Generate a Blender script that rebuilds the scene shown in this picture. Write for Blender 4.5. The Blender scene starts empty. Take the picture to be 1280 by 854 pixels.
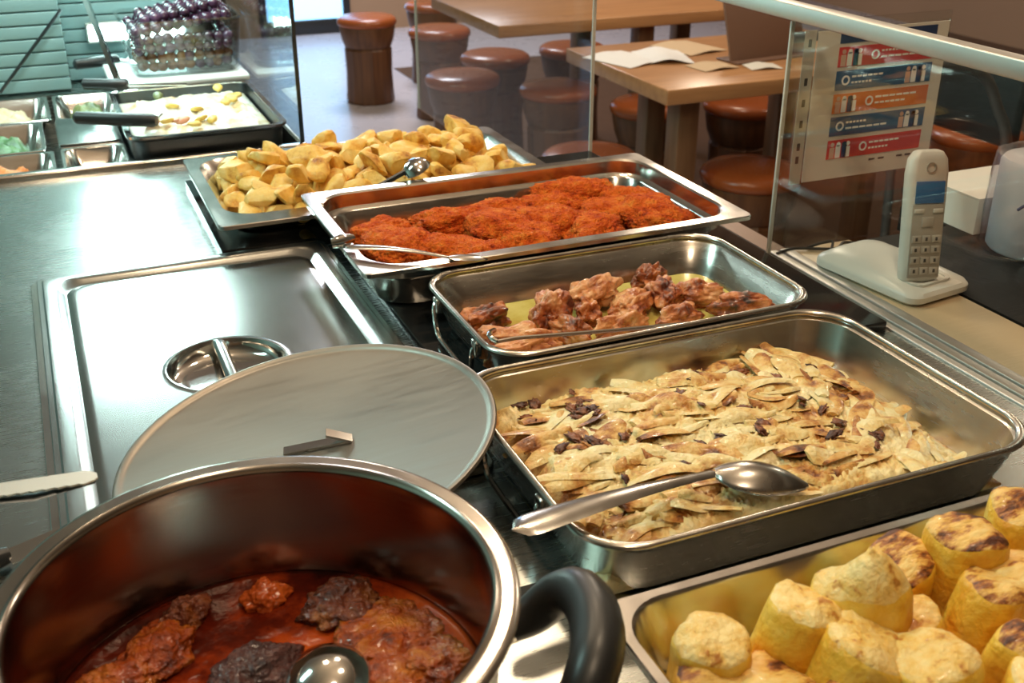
import bpy, bmesh, math, random
from mathutils import Vector, Matrix, noise, Euler
R = math.radians
scene = bpy.context.scene
col = scene.collection

# ------------------------------------------------------------------ camera
FPX, YAW, PIT = 1383.4, 0.4013, 0.4493
CAM = Vector((-0.0801, -0.6577, 0.558))
fwd = Vector((math.sin(YAW)*math.cos(PIT), math.cos(YAW)*math.cos(PIT), -math.sin(PIT)))
rgt = fwd.cross(Vector((0, 0, 1))).normalized()
upv = rgt.cross(fwd)
cd = bpy.data.cameras.new('camera')
cd.sensor_width = 36.0
cd.lens = FPX/1280*36.0
cd.clip_start = 0.02
cd.dof.use_dof = True
cd.dof.focus_distance = 1.15
cd.dof.aperture_fstop = 11.0
co = bpy.data.objects.new('camera', cd)
col.objects.link(co)
co.matrix_world = Matrix(((rgt.x, upv.x, -fwd.x, CAM.x), (rgt.y, upv.y, -fwd.y, CAM.y), (rgt.z, upv.z, -fwd.z, CAM.z), (0, 0, 0, 1)))
scene.camera = co

# ------------------------------------------------------------------ view, world, lights
scene.view_settings.view_transform = 'Standard'
scene.view_settings.look = 'None'
scene.view_settings.gamma = 1.0
scene.view_settings.exposure = 0.22
scene.view_settings.use_curve_mapping = False
w = bpy.data.worlds.new('world'); scene.world = w
w.use_nodes = True
w.node_tree.nodes['Background'].inputs[0].default_value = (1.0, 0.86, 0.72, 1)
w.node_tree.nodes['Background'].inputs[1].default_value = 0.12

def area(name, loc, target, sx, sy, power, color):
    l = bpy.data.lights.new(name, 'AREA'); l.shape = 'RECTANGLE'
    l.size = sx; l.size_y = sy; l.energy = power; l.color = color
    o = bpy.data.objects.new(name, l); col.objects.link(o)
    o.location = loc
    d = Vector(target) - Vector(loc)
    o.rotation_euler = d.to_track_quat('-Z', 'Y').to_euler()
    return o
WARM = (1.0, 0.77, 0.52)
def bulb(name, loc, power, color, rad=0.07):
    l = bpy.data.lights.new(name, 'POINT'); l.energy = power; l.color = color; l.shadow_soft_size = rad
    o = bpy.data.objects.new(name, l); col.objects.link(o); o.location = loc
    return o
for i, (x, y, p) in enumerate(((0.15, -0.55, 15.5), (0.62, 0.15, 16), (0.15, 0.95, 11), (0.72, 1.15, 15))):
    bulb('pendant_bulb_counter', (x, y, 1.35), p, WARM)
for i, (x, y, p) in enumerate(((1.9, 2.4, 24), (2.6, 3.6, 24), (1.6, 4.6, 22), (3.6, 2.0, 24))):
    bulb('pendant_bulb_dining', (x, y, 1.35), p, (1.0, 0.82, 0.62))
area('ceiling_lamp_entrance', (1.9, 6.1, 1.8), (1.9, 6.1, 0), 0.8, 0.8, 70, (0.86, 0.90, 1.0))
area('chiller_lamp', (0.06, 1.66, 0.50), (0.08, 1.60, 0), 0.34, 0.07, 3, (0.74, 1.0, 0.97))
area('kitchen_lamp', (-1.5, 1.2, 1.8), (-1.2, 1.2, 0), 0.3, 1.2, 30, (0.60, 1.0, 0.94))

# ------------------------------------------------------------------ pixel helper (a direction only; distance from the plane touched)
def ray(px, py):
    return rgt*((px-640)/FPX) + upv*((427-py)/FPX) + fwd
def atz(px, py, z):
    d = ray(px, py); return CAM + d*((z-CAM.z)/d.z)
def aty(px, py, y):
    d = ray(px, py); return CAM + d*((y-CAM.y)/d.y)

# ------------------------------------------------------------------ materials
MATS = {}
def new_mat(name):
    m = bpy.data.materials.new(name); m.use_nodes = True
    nt = m.node_tree
    return m, nt, nt.nodes['Principled BSDF']
def setp(b, **k):
    for n, v in k.items():
        b.inputs[n.replace('_', ' ')].default_value = v
def plain(name, c, rough=0.5, metal=0.0, spec=0.5, **k):
    m, nt, b = new_mat(name)
    b.inputs['Base Color'].default_value = (*c, 1); b.inputs['Roughness'].default_value = rough
    b.inputs['Metallic'].default_value = metal; b.inputs['Specular IOR Level'].default_value = spec
    for n, v in k.items(): b.inputs[n].default_value = v
    # faint grain so that no surface is perfectly flat
    tx = nt.nodes.new('ShaderNodeTexNoise'); tx.inputs['Scale'].default_value = 60; tx.inputs['Detail'].default_value = 4
    mr = nt.nodes.new('ShaderNodeMapRange'); mr.inputs[3].default_value = max(0.02, rough*0.85); mr.inputs[4].default_value = min(1, rough*1.15)
    nt.links.new(tx.outputs[0], mr.inputs[0]); nt.links.new(mr.outputs[0], b.inputs['Roughness'])
    MATS[name] = m
    return m
def steel(name, c=(0.62, 0.60, 0.57), rough=0.25, stretch=(1, 1, 1), scale=40, var=0.10, bump=0.02):
    m, nt, b = new_mat(name)
    setp(b, Metallic=1.0)
    tc = nt.nodes.new('ShaderNodeTexCoord'); mp = nt.nodes.new('ShaderNodeMapping'); mp.inputs['Scale'].default_value = stretch
    tx = nt.nodes.new('ShaderNodeTexNoise'); tx.inputs['Scale'].default_value = scale; tx.inputs['Detail'].default_value = 6
    big = nt.nodes.new('ShaderNodeTexNoise'); big.inputs['Scale'].default_value = 7; big.inputs['Detail'].default_value = 3
    nt.links.new(tc.outputs['Object'], mp.inputs[0]); nt.links.new(mp.outputs[0], tx.inputs[0]); nt.links.new(tc.outputs['Object'], big.inputs[0])
    ad = nt.nodes.new('ShaderNodeMath'); ad.operation = 'ADD'; nt.links.new(tx.outputs[0], ad.inputs[0]); nt.links.new(big.outputs[0], ad.inputs[1])
    mr = nt.nodes.new('ShaderNodeMapRange'); mr.inputs[1].default_value = 0.6; mr.inputs[2].default_value = 1.4
    mr.inputs[3].default_value = max(0.03, rough-var); mr.inputs[4].default_value = rough+var
    nt.links.new(ad.outputs[0], mr.inputs[0]); nt.links.new(mr.outputs[0], b.inputs['Roughness'])
    cr = nt.nodes.new('ShaderNodeMapRange'); cr.inputs[3].default_value = 0.88; cr.inputs[4].default_value = 1.08
    nt.links.new(big.outputs[0], cr.inputs[0])
    mx = nt.nodes.new('ShaderNodeVectorMath'); mx.operation = 'SCALE'; mx.inputs[0].default_value = c
    nt.links.new(cr.outputs[0], mx.inputs['Scale']); nt.links.new(mx.outputs[0], b.inputs['Base Color'])
    bp = nt.nodes.new('ShaderNodeBump'); bp.inputs['Strength'].default_value = bump; bp.inputs['Distance'].default_value = 0.002
    nt.links.new(tx.outputs[0], bp.inputs['Height']); nt.links.new(bp.outputs[0], b.inputs['Normal'])
    MATS[name] = m
    return m
def food(name, stops, scale=40, rough=0.45, bump=0.4, bscale=None, dist=0.003, sss=0.0, coat=0.0, detail=6, spec=0.5, stretch=(1, 1, 1), local=False):
    """colour from noise over position, relief from a second noise"""
    m, nt, b = new_mat(name)
    ge = nt.nodes.new('ShaderNodeTexCoord' if local else 'ShaderNodeNewGeometry')
    src = ge.outputs['Object' if local else 'Position']
    mp = nt.nodes.new('ShaderNodeMapping'); mp.inputs['Scale'].default_value = stretch
    nt.links.new(src, mp.inputs[0])
    tx = nt.nodes.new('ShaderNodeTexNoise'); tx.inputs['Scale'].default_value = scale; tx.inputs['Detail'].default_value = detail; tx.inputs['Roughness'].default_value = 0.62
    nt.links.new(mp.outputs[0], tx.inputs[0])
    rp = nt.nodes.new('ShaderNodeValToRGB')
    e = rp.color_ramp.elements
    while len(e) < len(stops): e.new(0.5)
    for i, (p, c) in enumerate(stops):
        e[i].position = p; e[i].color = (*c, 1)
    nt.links.new(tx.outputs[0], rp.inputs[0]); nt.links.new(rp.outputs[0], b.inputs['Base Color'])
    b2 = nt.nodes.new('ShaderNodeTexNoise'); b2.inputs['Scale'].default_value = bscale or scale*3; b2.inputs['Detail'].default_value = 5
    nt.links.new(mp.outputs[0], b2.inputs[0])
    bp = nt.nodes.new('ShaderNodeBump'); bp.inputs['Strength'].default_value = bump; bp.inputs['Distance'].default_value = dist
    nt.links.new(b2.outputs[0], bp.inputs['Height']); nt.links.new(bp.outputs[0], b.inputs['Normal'])
    setp(b, Roughness=rough)
    b.inputs['Specular IOR Level'].default_value = spec
    b.inputs['Coat Weight'].default_value = coat; b.inputs['Coat Roughness'].default_value = 0.12
    if sss:
        b.inputs['Subsurface Weight'].default_value = sss; b.inputs['Subsurface Scale'].default_value = 0.006
        b.inputs['Subsurface Radius'].default_value = (1, 0.6, 0.25)
    MATS[name] = m
    return m
def clear_glass(name, tint=(0.93, 0.97, 0.96), rough=0.0, refl=1.0):
    """thin architectural glass: see-through plus Fresnel mirror"""
    m = bpy.data.materials.new(name); m.use_nodes = True
    nt = m.node_tree; nt.nodes.clear()
    o = nt.nodes.new('ShaderNodeOutputMaterial'); mix = nt.nodes.new('ShaderNodeMixShader')
    t = nt.nodes.new('ShaderNodeBsdfTransparent'); g = nt.nodes.new('ShaderNodeBsdfGlossy'); f = nt.nodes.new('ShaderNodeLayerWeight')
    t.inputs[0].default_value = (*tint, 1); g.inputs['Roughness'].default_value = rough; f.inputs[0].default_value = 0.5
    pw = nt.nodes.new('ShaderNodeMath'); pw.operation = 'POWER'; pw.inputs[1].default_value = 5.0
    mu = nt.nodes.new('ShaderNodeMath'); mu.operation = 'MULTIPLY_ADD'; mu.inputs[1].default_value = 0.9*min(1, refl); mu.inputs[2].default_value = 0.035*refl
    nt.links.new(f.outputs['Facing'], pw.inputs[0]); nt.links.new(pw.outputs[0], mu.inputs[0])
    nt.links.new(mu.outputs[0], mix.inputs[0]); nt.links.new(t.outputs[0], mix.inputs[1]); nt.links.new(g.outputs[0], mix.inputs[2])
    nt.links.new(mix.outputs[0], o.inputs[0])
    MATS[name] = m
    return m
def wood(name, c1, c2, scale=3.0, rough=0.4, stretch=(1, 14, 14)):
    m, nt, b = new_mat(name)
    tc = nt.nodes.new('ShaderNodeTexCoord'); mp = nt.nodes.new('ShaderNodeMapping'); mp.inputs['Scale'].default_value = stretch
    tx = nt.nodes.new('ShaderNodeTexNoise'); tx.inputs['Scale'].default_value = scale; tx.inputs['Detail'].default_value = 6
    nt.links.new(tc.outputs['Object'], mp.inputs[0]); nt.links.new(mp.outputs[0], tx.inputs[0])
    rp = nt.nodes.new('ShaderNodeValToRGB'); rp.color_ramp.elements[0].color = (*c1, 1); rp.color_ramp.elements[1].color = (*c2, 1)
    rp.color_ramp.elements[0].position = 0.3; rp.color_ramp.elements[1].position = 0.7
    nt.links.new(tx.outputs[0], rp.inputs[0]); nt.links.new(rp.outputs[0], b.inputs['Base Color'])
    setp(b, Roughness=rough)
    MATS[name] = m
    return m
def glow(name, c, s):
    m, nt, b = new_mat(name)
    b.inputs['Base Color'].default_value = (*c, 1)
    b.inputs['Emission Color'].default_value = (*c, 1); b.inputs['Emission Strength'].default_value = s
    MATS[name] = m
    return m

steel('counter_steel', (0.46, 0.48, 0.46), 0.27, (1, 12, 12), 30, 0.035, 0.0)
steel('pan_steel', (0.62, 0.59, 0.55), 0.20, (1, 1, 6), 40, 0.07, 0.01)
steel('tray_steel', (0.60, 0.57, 0.52), 0.24, (1, 1, 6), 40, 0.08, 0.01)
steel('lid_steel', (0.47, 0.48, 0.46), 0.23, (14, 1, 1), 30, 0.04, 0.0)
steel('disc_steel', (0.285, 0.255, 0.22), 0.42, (9, 1, 1), 14, 0.10, 0.04)
steel('pot_steel', (0.58, 0.53, 0.47), 0.22, (1, 1, 10), 30, 0.07, 0.01)
steel('polished_steel', (0.70, 0.69, 0.67), 0.12, (1, 1, 1), 40, 0.05, 0.0)
steel('pot_inside_shaded', (0.36, 0.29, 0.25), 0.20, (1, 1, 10), 30, 0.06, 0.01)  # pot steel darkened inside: reflection of the dark stew put into the colour
steel('spoon_steel', (0.42, 0.40, 0.37), 0.22, (1, 1, 1), 50, 0.08, 0.01)
steel('aluminium', (0.66, 0.64, 0.60), 0.48, (1, 8, 8), 20, 0.06, 0.01)
steel('dark_steel', (0.10, 0.11, 0.12), 0.35, (1, 1, 1), 30, 0.08, 0.01)
plain('black_glass', (0.012, 0.012, 0.012), 0.10)
plain('black_plastic', (0.018, 0.019, 0.020), 0.38)
plain('black_matt', (0.010, 0.010, 0.010), 0.55, spec=0.3)
plain('black_gap', (0.006, 0.006, 0.006), 0.6)
plain('white_plastic', (0.80, 0.79, 0.74), 0.32)
plain('phone_white', (0.74, 0.72, 0.66), 0.35)
plain('phone_grey', (0.42, 0.39, 0.34), 0.40)
plain('phone_key', (0.50, 0.47, 0.42), 0.40)
plain('key_print', (0.08, 0.08, 0.08), 0.5)
plain('paper_white', (0.90, 0.87, 0.81), 0.7)
plain('paper_bright', (0.86, 0.86, 0.85), 0.7)
plain('paper_tan', (0.62, 0.45, 0.27), 0.7)
plain('menu_brown', (0.20, 0.11, 0.075), 0.45)
plain('print_red', (0.72, 0.07, 0.07), 0.5)
plain('print_blue', (0.045, 0.13, 0.28), 0.5)
plain('print_navy', (0.03, 0.06, 0.16), 0.5)
plain('print_orange', (0.80, 0.22, 0.06), 0.5)
plain('print_green', (0.05, 0.20, 0.16), 0.5)
plain('print_skin', (0.66, 0.42, 0.33), 0.5)
plain('ledge_beige', (0.66, 0.50, 0.32), 0.35)
plain('card_white', (0.78, 0.76, 0.70), 0.6)
plain('seat_leather', (0.34, 0.085, 0.022), 0.26)
plain('floor_tile', (0.50, 0.47, 0.50), 0.28)
plain('wall_paint', (0.36, 0.22, 0.13), 0.7)
plain('wall_kitchen', (0.30, 0.52, 0.50), 0.5)
plain('floor_wood', (0.085, 0.045, 0.028), 0.35)
glow('case_light', (0.66, 1.0, 0.95), 21.0)
plain('ceiling_paint', (0.34, 0.29, 0.24), 0.8)
plain('slat_teal', (0.20, 0.335, 0.345), 0.40)
plain('chair_grey', (0.10, 0.10, 0.10), 0.4)
plain('cable_black', (0.03, 0.025, 0.02), 0.5)
plain('bowl_white', (0.82, 0.84, 0.82), 0.3)
wood('stool_wood', (0.090, 0.034, 0.013), (0.17, 0.068, 0.025), 3, 0.45, (14, 14, 1))
wood('table_wood', (0.42, 0.20, 0.085), (0.56, 0.29, 0.13), 3, 0.30, (1, 12, 12))
wood('table_leg_wood', (0.16, 0.08, 0.04), (0.24, 0.13, 0.07), 3, 0.4, (12, 12, 1))
wood('counter_front_wood', (0.14, 0.07, 0.035), (0.22, 0.11, 0.055), 3, 0.4, (1, 1, 12))
clear_glass('guard_glass', (0.955, 0.965, 0.955))
clear_glass('case_glass', (0.86, 0.95, 0.95))
clear_glass('bowl_glass', (0.97, 0.985, 0.98), 0.0, 1.6)
clear_glass('sleeve_film', (0.97, 0.965, 0.95), 0.12, 0.7)
clear_glass('bag_film', (0.80, 0.80, 0.84), 0.25, 3.0)
plain('glass_edge', (0.62, 0.60, 0.54), 0.25)
plain('glass_edge_dark', (0.012, 0.02, 0.025), 0.25)
glow('phone_screen', (0.025, 0.085, 0.16), 0.25)
glow('daylight_pane', (0.28, 0.62, 1.0), 2.2)

Y1, Y2, BR, DK = (0.80, 0.45, 0.08), (0.88, 0.62, 0.20), (0.42, 0.15, 0.03), (0.07, 0.02, 0.008)
food('roast_potato', [(0.30, (0.26, 0.06, 0.010)), (0.38, (0.62, 0.27, 0.035)), (0.48, (0.82, 0.50, 0.10)), (0.68, (0.88, 0.66, 0.26))], 30, 0.55, 0.5, 130, 0.004, 0.12, 0.05, detail=9)
food('tomato_crumb', [(0.28, (0.22, 0.018, 0.003)), (0.40, (0.64, 0.080, 0.006)), (0.56, (0.82, 0.155, 0.012)), (0.78, (0.90, 0.33, 0.05))], 60, 0.75, 1.0, 260, 0.010, 0.0, 0.0, detail=9, spec=0.2)
food('tomato_oil', [(0.35, (0.16, 0.025, 0.004)), (0.65, (0.36, 0.085, 0.01))], 14, 0.15, 0.1, 40, 0.001, 0, 0.4)
food('roast_chicken', [(0.36, (0.035, 0.008, 0.004)), (0.45, (0.26, 0.055, 0.012)), (0.54, (0.55, 0.17, 0.045)), (0.68, (0.72, 0.36, 0.14))], 36, 0.32, 0.7, 120, 0.006, 0.08, 0.35, detail=9)
food('chicken_skin', [(0.35, (0.10, 0.016, 0.006)), (0.43, (0.40, 0.095, 0.025)), (0.53, (0.66, 0.26, 0.085)), (0.70, (0.80, 0.50, 0.25))], 30, 0.32, 0.7, 120, 0.006, 0.08, 0.35, detail=9)
food('pan_juice_green', [(0.35, (0.52, 0.42, 0.09)), (0.6, (0.64, 0.56, 0.17)), (0.8, (0.72, 0.66, 0.30))], 22, 0.16, 0.12, 60, 0.001, 0, 0.4)
food('fennel', [(0.34, (0.16, 0.035, 0.010)), (0.40, (0.58, 0.26, 0.06)), (0.47, (0.82, 0.58, 0.22)), (0.56, (0.88, 0.74, 0.40)), (0.75, (0.90, 0.80, 0.52))], 20, 0.40, 0.6, 160, 0.005, 0.12, 0.2, detail=10)
food('fennel_browned', [(0.36, (0.08, 0.018, 0.008)), (0.44, (0.42, 0.15, 0.03)), (0.52, (0.74, 0.42, 0.12)), (0.64, (0.86, 0.66, 0.30))], 26, 0.40, 0.6, 160, 0.005, 0.12, 0.2, detail=10)
food('char', [(0.4, (0.045, 0.010, 0.006)), (0.6, (0.26, 0.08, 0.025))], 60, 0.4, 0.6, 200, 0.002)
food('omelette_side', [(0.35, (0.76, 0.36, 0.02)), (0.52, (0.88, 0.55, 0.06)), (0.75, (0.92, 0.68, 0.18))], 30, 0.45, 0.5, 140, 0.005, 0.12, 0.1, detail=9)
food('omelette_top', [(0.36, (0.50, 0.20, 0.03)), (0.43, (0.84, 0.54, 0.13)), (0.6, (0.90, 0.70, 0.30))], 60, 0.45, 0.6, 130, 0.006, 0.1, 0.1, detail=9)
food('omelette_browned', [(0.40, (0.09, 0.022, 0.008)), (0.46, (0.40, 0.13, 0.025)), (0.53, (0.82, 0.50, 0.12)), (0.7, (0.90, 0.70, 0.30))], 55, 0.45, 0.6, 130, 0.006, 0.1, 0.1, detail=9, stretch=(0.55, 1.3, 1))
food('pan_milk', [(0.4, (0.66, 0.55, 0.30)), (0.6, (0.78, 0.70, 0.48))], 12, 0.2, 0.05, 50, 0.001, 0, 0.3)
food('stew_sauce', [(0.36, (0.022, 0.003, 0.002)), (0.47, (0.10, 0.010, 0.003)), (0.57, (0.34, 0.042, 0.006)), (0.72, (0.50, 0.085, 0.008))], 11, 0.14, 0.35, 80, 0.004, 0, 0.0, detail=8, spec=0.10)
food('stew_meat', [(0.32, (0.045, 0.010, 0.006)), (0.50, (0.17, 0.035, 0.012)), (0.68, (0.36, 0.11, 0.020))], 45, 0.25, 1.0, 140, 0.010, 0.0, 0.25, detail=9)
food('stew_meat_golden', [(0.34, (0.12, 0.014, 0.003)), (0.48, (0.42, 0.070, 0.008)), (0.66, (0.60, 0.19, 0.02))], 40, 0.25, 1.0, 130, 0.010, 0.0, 0.25, detail=9)
food('stew_meat_dark', [(0.32, (0.030, 0.012, 0.012)), (0.50, (0.085, 0.028, 0.025)), (0.70, (0.17, 0.07, 0.06))], 50, 0.32, 1.0, 140, 0.010, 0.0, 0.2, detail=9)
food('carrot', [(0.35, (0.42, 0.06, 0.01)), (0.65, (0.62, 0.13, 0.02))], 20, 0.2, 0.2, 80, 0.002, 0.1, 0.6)
food('olive_purple', [(0.30, (0.015, 0.006, 0.012)), (0.50, (0.055, 0.018, 0.045)), (0.75, (0.12, 0.06, 0.12))], 16, 0.16, 0.05, 60, 0.001, 0, 0.5)
food('olive_brown', [(0.30, (0.03, 0.010, 0.004)), (0.55, (0.13, 0.045, 0.012)), (0.80, (0.26, 0.12, 0.02))], 16, 0.2, 0.05, 60, 0.001, 0, 0.5)
food('cream_salad', [(0.32, (0.70, 0.42, 0.20)), (0.42, (0.82, 0.74, 0.52)), (0.55, (0.86, 0.85, 0.78))], 18, 0.35, 0.6, 50, 0.006, 0.1, 0.2)
food('pale_shreds', [(0.35, (0.60, 0.46, 0.26)), (0.6, (0.78, 0.66, 0.45))], 40, 0.5, 0.6, 120, 0.004)
food('green_leaf', [(0.35, (0.03, 0.09, 0.03)), (0.6, (0.12, 0.26, 0.10)), (0.8, (0.22, 0.36, 0.16))], 40, 0.4, 0.6, 100, 0.004)
food('orange_shreds', [(0.35, (0.55, 0.14, 0.02)), (0.6, (0.75, 0.28, 0.07)), (0.8, (0.86, 0.62, 0.25))], 40, 0.45, 0.6, 100, 0.004)
food('olive_green', [(0.35, (0.10, 0.12, 0.04)), (0.65, (0.26, 0.28, 0.10))], 40, 0.35, 0.5, 80, 0.004)
food('egg_yellow', [(0.35, (0.78, 0.50, 0.08)), (0.65, (0.86, 0.66, 0.22))], 40, 0.45, 0.3, 80, 0.003)
food('ham_pink', [(0.35, (0.70, 0.28, 0.16)), (0.65, (0.80, 0.45, 0.30))], 40, 0.45, 0.3, 80, 0.003)

# ------------------------------------------------------------------ mesh helpers
def link(name, me, mat=None, parent=None, loc=None, rot=None):
    o = bpy.data.objects.new(name, me); col.objects.link(o)
    if mat is not None and me is not None and not me.materials:
        for mm in (mat if isinstance(mat, (list, tuple)) else [mat]): me.materials.append(MATS[mm])
    if parent is not None: o.parent = parent
    if loc is not None: o.location = loc
    if rot is not None: o.rotation_euler = rot
    return o
def tag(o, label, cat, group=None, kind=None):
    if label: o['label'] = label
    if cat: o['category'] = cat
    if group: o['group'] = group
    if kind: o['kind'] = kind
    return o
def thing(name, label, cat, loc=(0, 0, 0), rot=(0, 0, 0), group=None):
    o = bpy.data.objects.new(name, None); col.objects.link(o)
    o.empty_display_size = 0.02
    o.location = loc; o.rotation_euler = rot
    return tag(o, label, cat, group)
def dup(root, loc, rot=None, label=None):
    def cp(o, par):
        c = o.copy(); col.objects.link(c); c.parent = par
        for ch in kids.get(o.name, []): cp(ch, c)
        return c
    kids = {}
    def walk(o):
        kids[o.name] = list(o.children)
        for ch in o.children: walk(ch)
    walk(root)
    r = cp(root, None); r.location = loc
    if rot is not None: r.rotation_euler = rot
    if label: r['label'] = label
    return r
def fin(bm, name='m', smooth=True, ang=40, recalc=True):
    if recalc: bmesh.ops.recalc_face_normals(bm, faces=bm.faces)
    me = bpy.data.meshes.new(name); bm.to_mesh(me); bm.free()
    if smooth:
        me.shade_smooth(); me.set_sharp_from_angle(angle=R(ang))
    return me
def bm_box(bm, x0, x1, y0, y1, z0, z1, bev=0.0, seg=2, mtx=None):
    vs = [bm.verts.new((x, y, z)) for x in (x0, x1) for y in (y0, y1) for z in (z0, z1)]
    f = [(0, 1, 3, 2), (4, 6, 7, 5), (0, 4, 5, 1), (2, 3, 7, 6), (0, 2, 6, 4), (1, 5, 7, 3)]
    fs = [bm.faces.new([vs[i] for i in q]) for q in f]
    if bev:
        ed = list({e for q in fs for e in q.edges})
        r = bmesh.ops.bevel(bm, geom=ed, offset=bev, segments=seg, affect='EDGES', profile=0.5)
        vs = [v for v in bm.verts if v.is_valid and v in set(r['verts'])] or vs
    if mtx is not None:
        bmesh.ops.transform(bm, matrix=mtx, verts=[v for v in vs if v.is_valid])
def box(x0, x1, y0, y1, z0, z1, bev=0.0, seg=2):
    bm = bmesh.new(); bm_box(bm, x0, x1, y0, y1, z0, z1, bev, seg); return fin(bm, smooth=bev > 0, ang=50)
def rring(cx, cy, hw, hd, r, z, n=8):
    pts = []
    for k, (sx, sy, a0) in enumerate(((1, 1, 0), (-1, 1, 90), (-1, -1, 180), (1, -1, 270))):
        for i in range(n+1):
            a = R(a0+90*i/n)
            pts.append((cx+sx*(hw-r)+r*math.cos(a), cy+sy*(hd-r)+r*math.sin(a), z))
    return pts
def loft(rings, cap0=True, cap1=True, closed=False, bm=None, mats=None):
    own = bm is None
    if own: bm = bmesh.new()
    vr = [[bm.verts.new(p) for p in r] for r in rings]
    n = len(rings[0]); m = len(vr)
    for i in range(m if closed else m-1):
        a, b = vr[i], vr[(i+1) % m]
        for j in range(n):
            f = bm.faces.new((a[j], a[(j+1) % n], b[(j+1) % n], b[j]))
            if mats: f.material_index = mats[i]
    if cap0 and not closed: bm.faces.new(vr[0])
    if cap1 and not closed: bm.faces.new(vr[-1])
    return bm
def lathe(prof, seg=48, closed=False):
    """prof: (r, z) list; r=0 ends are poles"""
    bm = bmesh.new(); rows = []
    for r, z in prof:
        if r < 1e-6: rows.append([bm.verts.new((0, 0, z))])
        else: rows.append([bm.verts.new((r*math.cos(2*math.pi*i/seg), r*math.sin(2*math.pi*i/seg), z)) for i in range(seg)])
    prs = list(zip(rows, rows[1:])) + ([(rows[-1], rows[0])] if closed else [])
    for a, b in prs:
        for i in range(seg):
            j = (i+1) % seg
            if len(a) == 1 and len(b) == 1: continue
            if len(a) == 1: bm.faces.new((a[0], b[i], b[j]))
            elif len(b) == 1: bm.faces.new((a[i], a[j], b[0]))
            else: bm.faces.new((a[i], a[j], b[j], b[i]))
    return bm
def tube(pts, rad, seg=10, bm=None, flat=1.0):
    own = bm is None
    if own: bm = bmesh.new()
    P = [Vector(p) for p in pts]; rr = rad if isinstance(rad, (list, tuple)) else [rad]*len(P)
    rings = []; prev = None
    for i, p in enumerate(P):
        t = (P[min(i+1, len(P)-1)]-P[max(i-1, 0)]).normalized()
        if prev is None:
            a = t.cross(Vector((0, 0, 1)))
            if a.length < 0.1: a = t.cross(Vector((1, 0, 0)))
        else: a = prev - t*prev.dot(t)
        a.normalize(); b = t.cross(a); prev = a
        rings.append([p+a*math.cos(2*math.pi*k/seg)*rr[i]+b*math.sin(2*math.pi*k/seg)*rr[i]*flat for k in range(seg)])
    loft(rings, bm=bm)
    return bm
def spline(pts, n=8):
    P = [Vector(p) for p in pts]; out = []
    for i in range(len(P)-1):
        p0, p1, p2, p3 = P[max(i-1, 0)], P[i], P[i+1], P[min(i+2, len(P)-1)]
        for k in range(n):
            t = k/n
            out.append(0.5*((2*p1)+(p2-p0)*t+(2*p0-5*p1+4*p2-p3)*t*t+(3*p1-p0-3*p2+p3)*t**3))
    out.append(P[-1]); return out
def blob(seed, size, sub=3, amp=0.25, freq=1.5, amp2=0.06, freq2=5.0, flatten=0.0, boxy=0.0, amp3=0.0):
    bm = bmesh.new(); bmesh.ops.create_icosphere(bm, subdivisions=sub, radius=1.0)
    off = Vector((seed*7.31, seed*3.77, seed*1.93))
    for v in bm.verts:
        d = v.co.normalized()
        if boxy:
            k = (abs(d.x)**6+abs(d.y)**6+abs(d.z)**6)**(-1/6)
            d = d*(1+(k-1)*boxy)
        r = 1+amp*noise.noise(d*freq+off)+amp2*noise.noise(d*freq2+off*2)
        if amp3: r += amp3*noise.noise(d*freq2*2.6+off)
        p = d*r
        if flatten and p.z < -flatten: p.z = -flatten+(p.z+flatten)*0.15
        v.co = Vector((p.x*size[0], p.y*size[1], p.z*size[2]))
    return fin(bm, ang=180)
def chunk(seed, size):
    """knife-cut chunk: a lumpy ball trimmed by random planes"""
    rr_ = random.Random(seed*13+5); bm = bmesh.new(); bmesh.ops.create_icosphere(bm, subdivisions=3, radius=1.15)
    off = Vector((seed*7.31, seed*3.77, seed*1.93))
    cuts = []
    for _ in range(7):
        cuts.append((Vector((rr_.gauss(0, 1), rr_.gauss(0, 1), rr_.gauss(0, 1))).normalized(), rr_.uniform(0.5, 0.85)))
    for v in bm.verts:
        p = v.co*(1+0.12*noise.noise(v.co*1.5+off))
        for n_, d_ in cuts:
            k = p.dot(n_)
            if k > d_: p -= n_*(k-d_)*0.93
        p *= 1+0.05*noise.noise(p*5+off)
        v.co = Vector((p.x*size[0], p.y*size[1], p.z*size[2]))
    return fin(bm, ang=32)
def struct(name, me, mat, parent=None):
    o = link(name, me, mat, parent)
    if parent is None: o['kind'] = 'structure'
    return o
rnd = random.Random(7)

# ------------------------------------------------------------------ the room
FZ = -0.90
struct('floor', box(-3.0, 6.0, -3.0, 9.0, FZ-0.1, FZ), 'floor_tile')
struct('floor_dining', box(1.95, 6.0, -3.0, 6.0, FZ, FZ+0.004), 'floor_wood')
struct('ceiling', box(-3.0, 6.0, -3.0, 9.0, 1.9, 2.0), 'ceiling_paint')
struct('wall_left', box(-3.1, -3.0, -3.0, 9.0, FZ, 1.9), 'wall_kitchen')
struct('wall_right', box(6.0, 6.1, -3.0, 9.0, FZ, 1.9), 'wall_paint')
struct('wall_front', box(-3.0, 6.0, -3.1, -3.0, FZ, 1.9), 'wall_paint')
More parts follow.
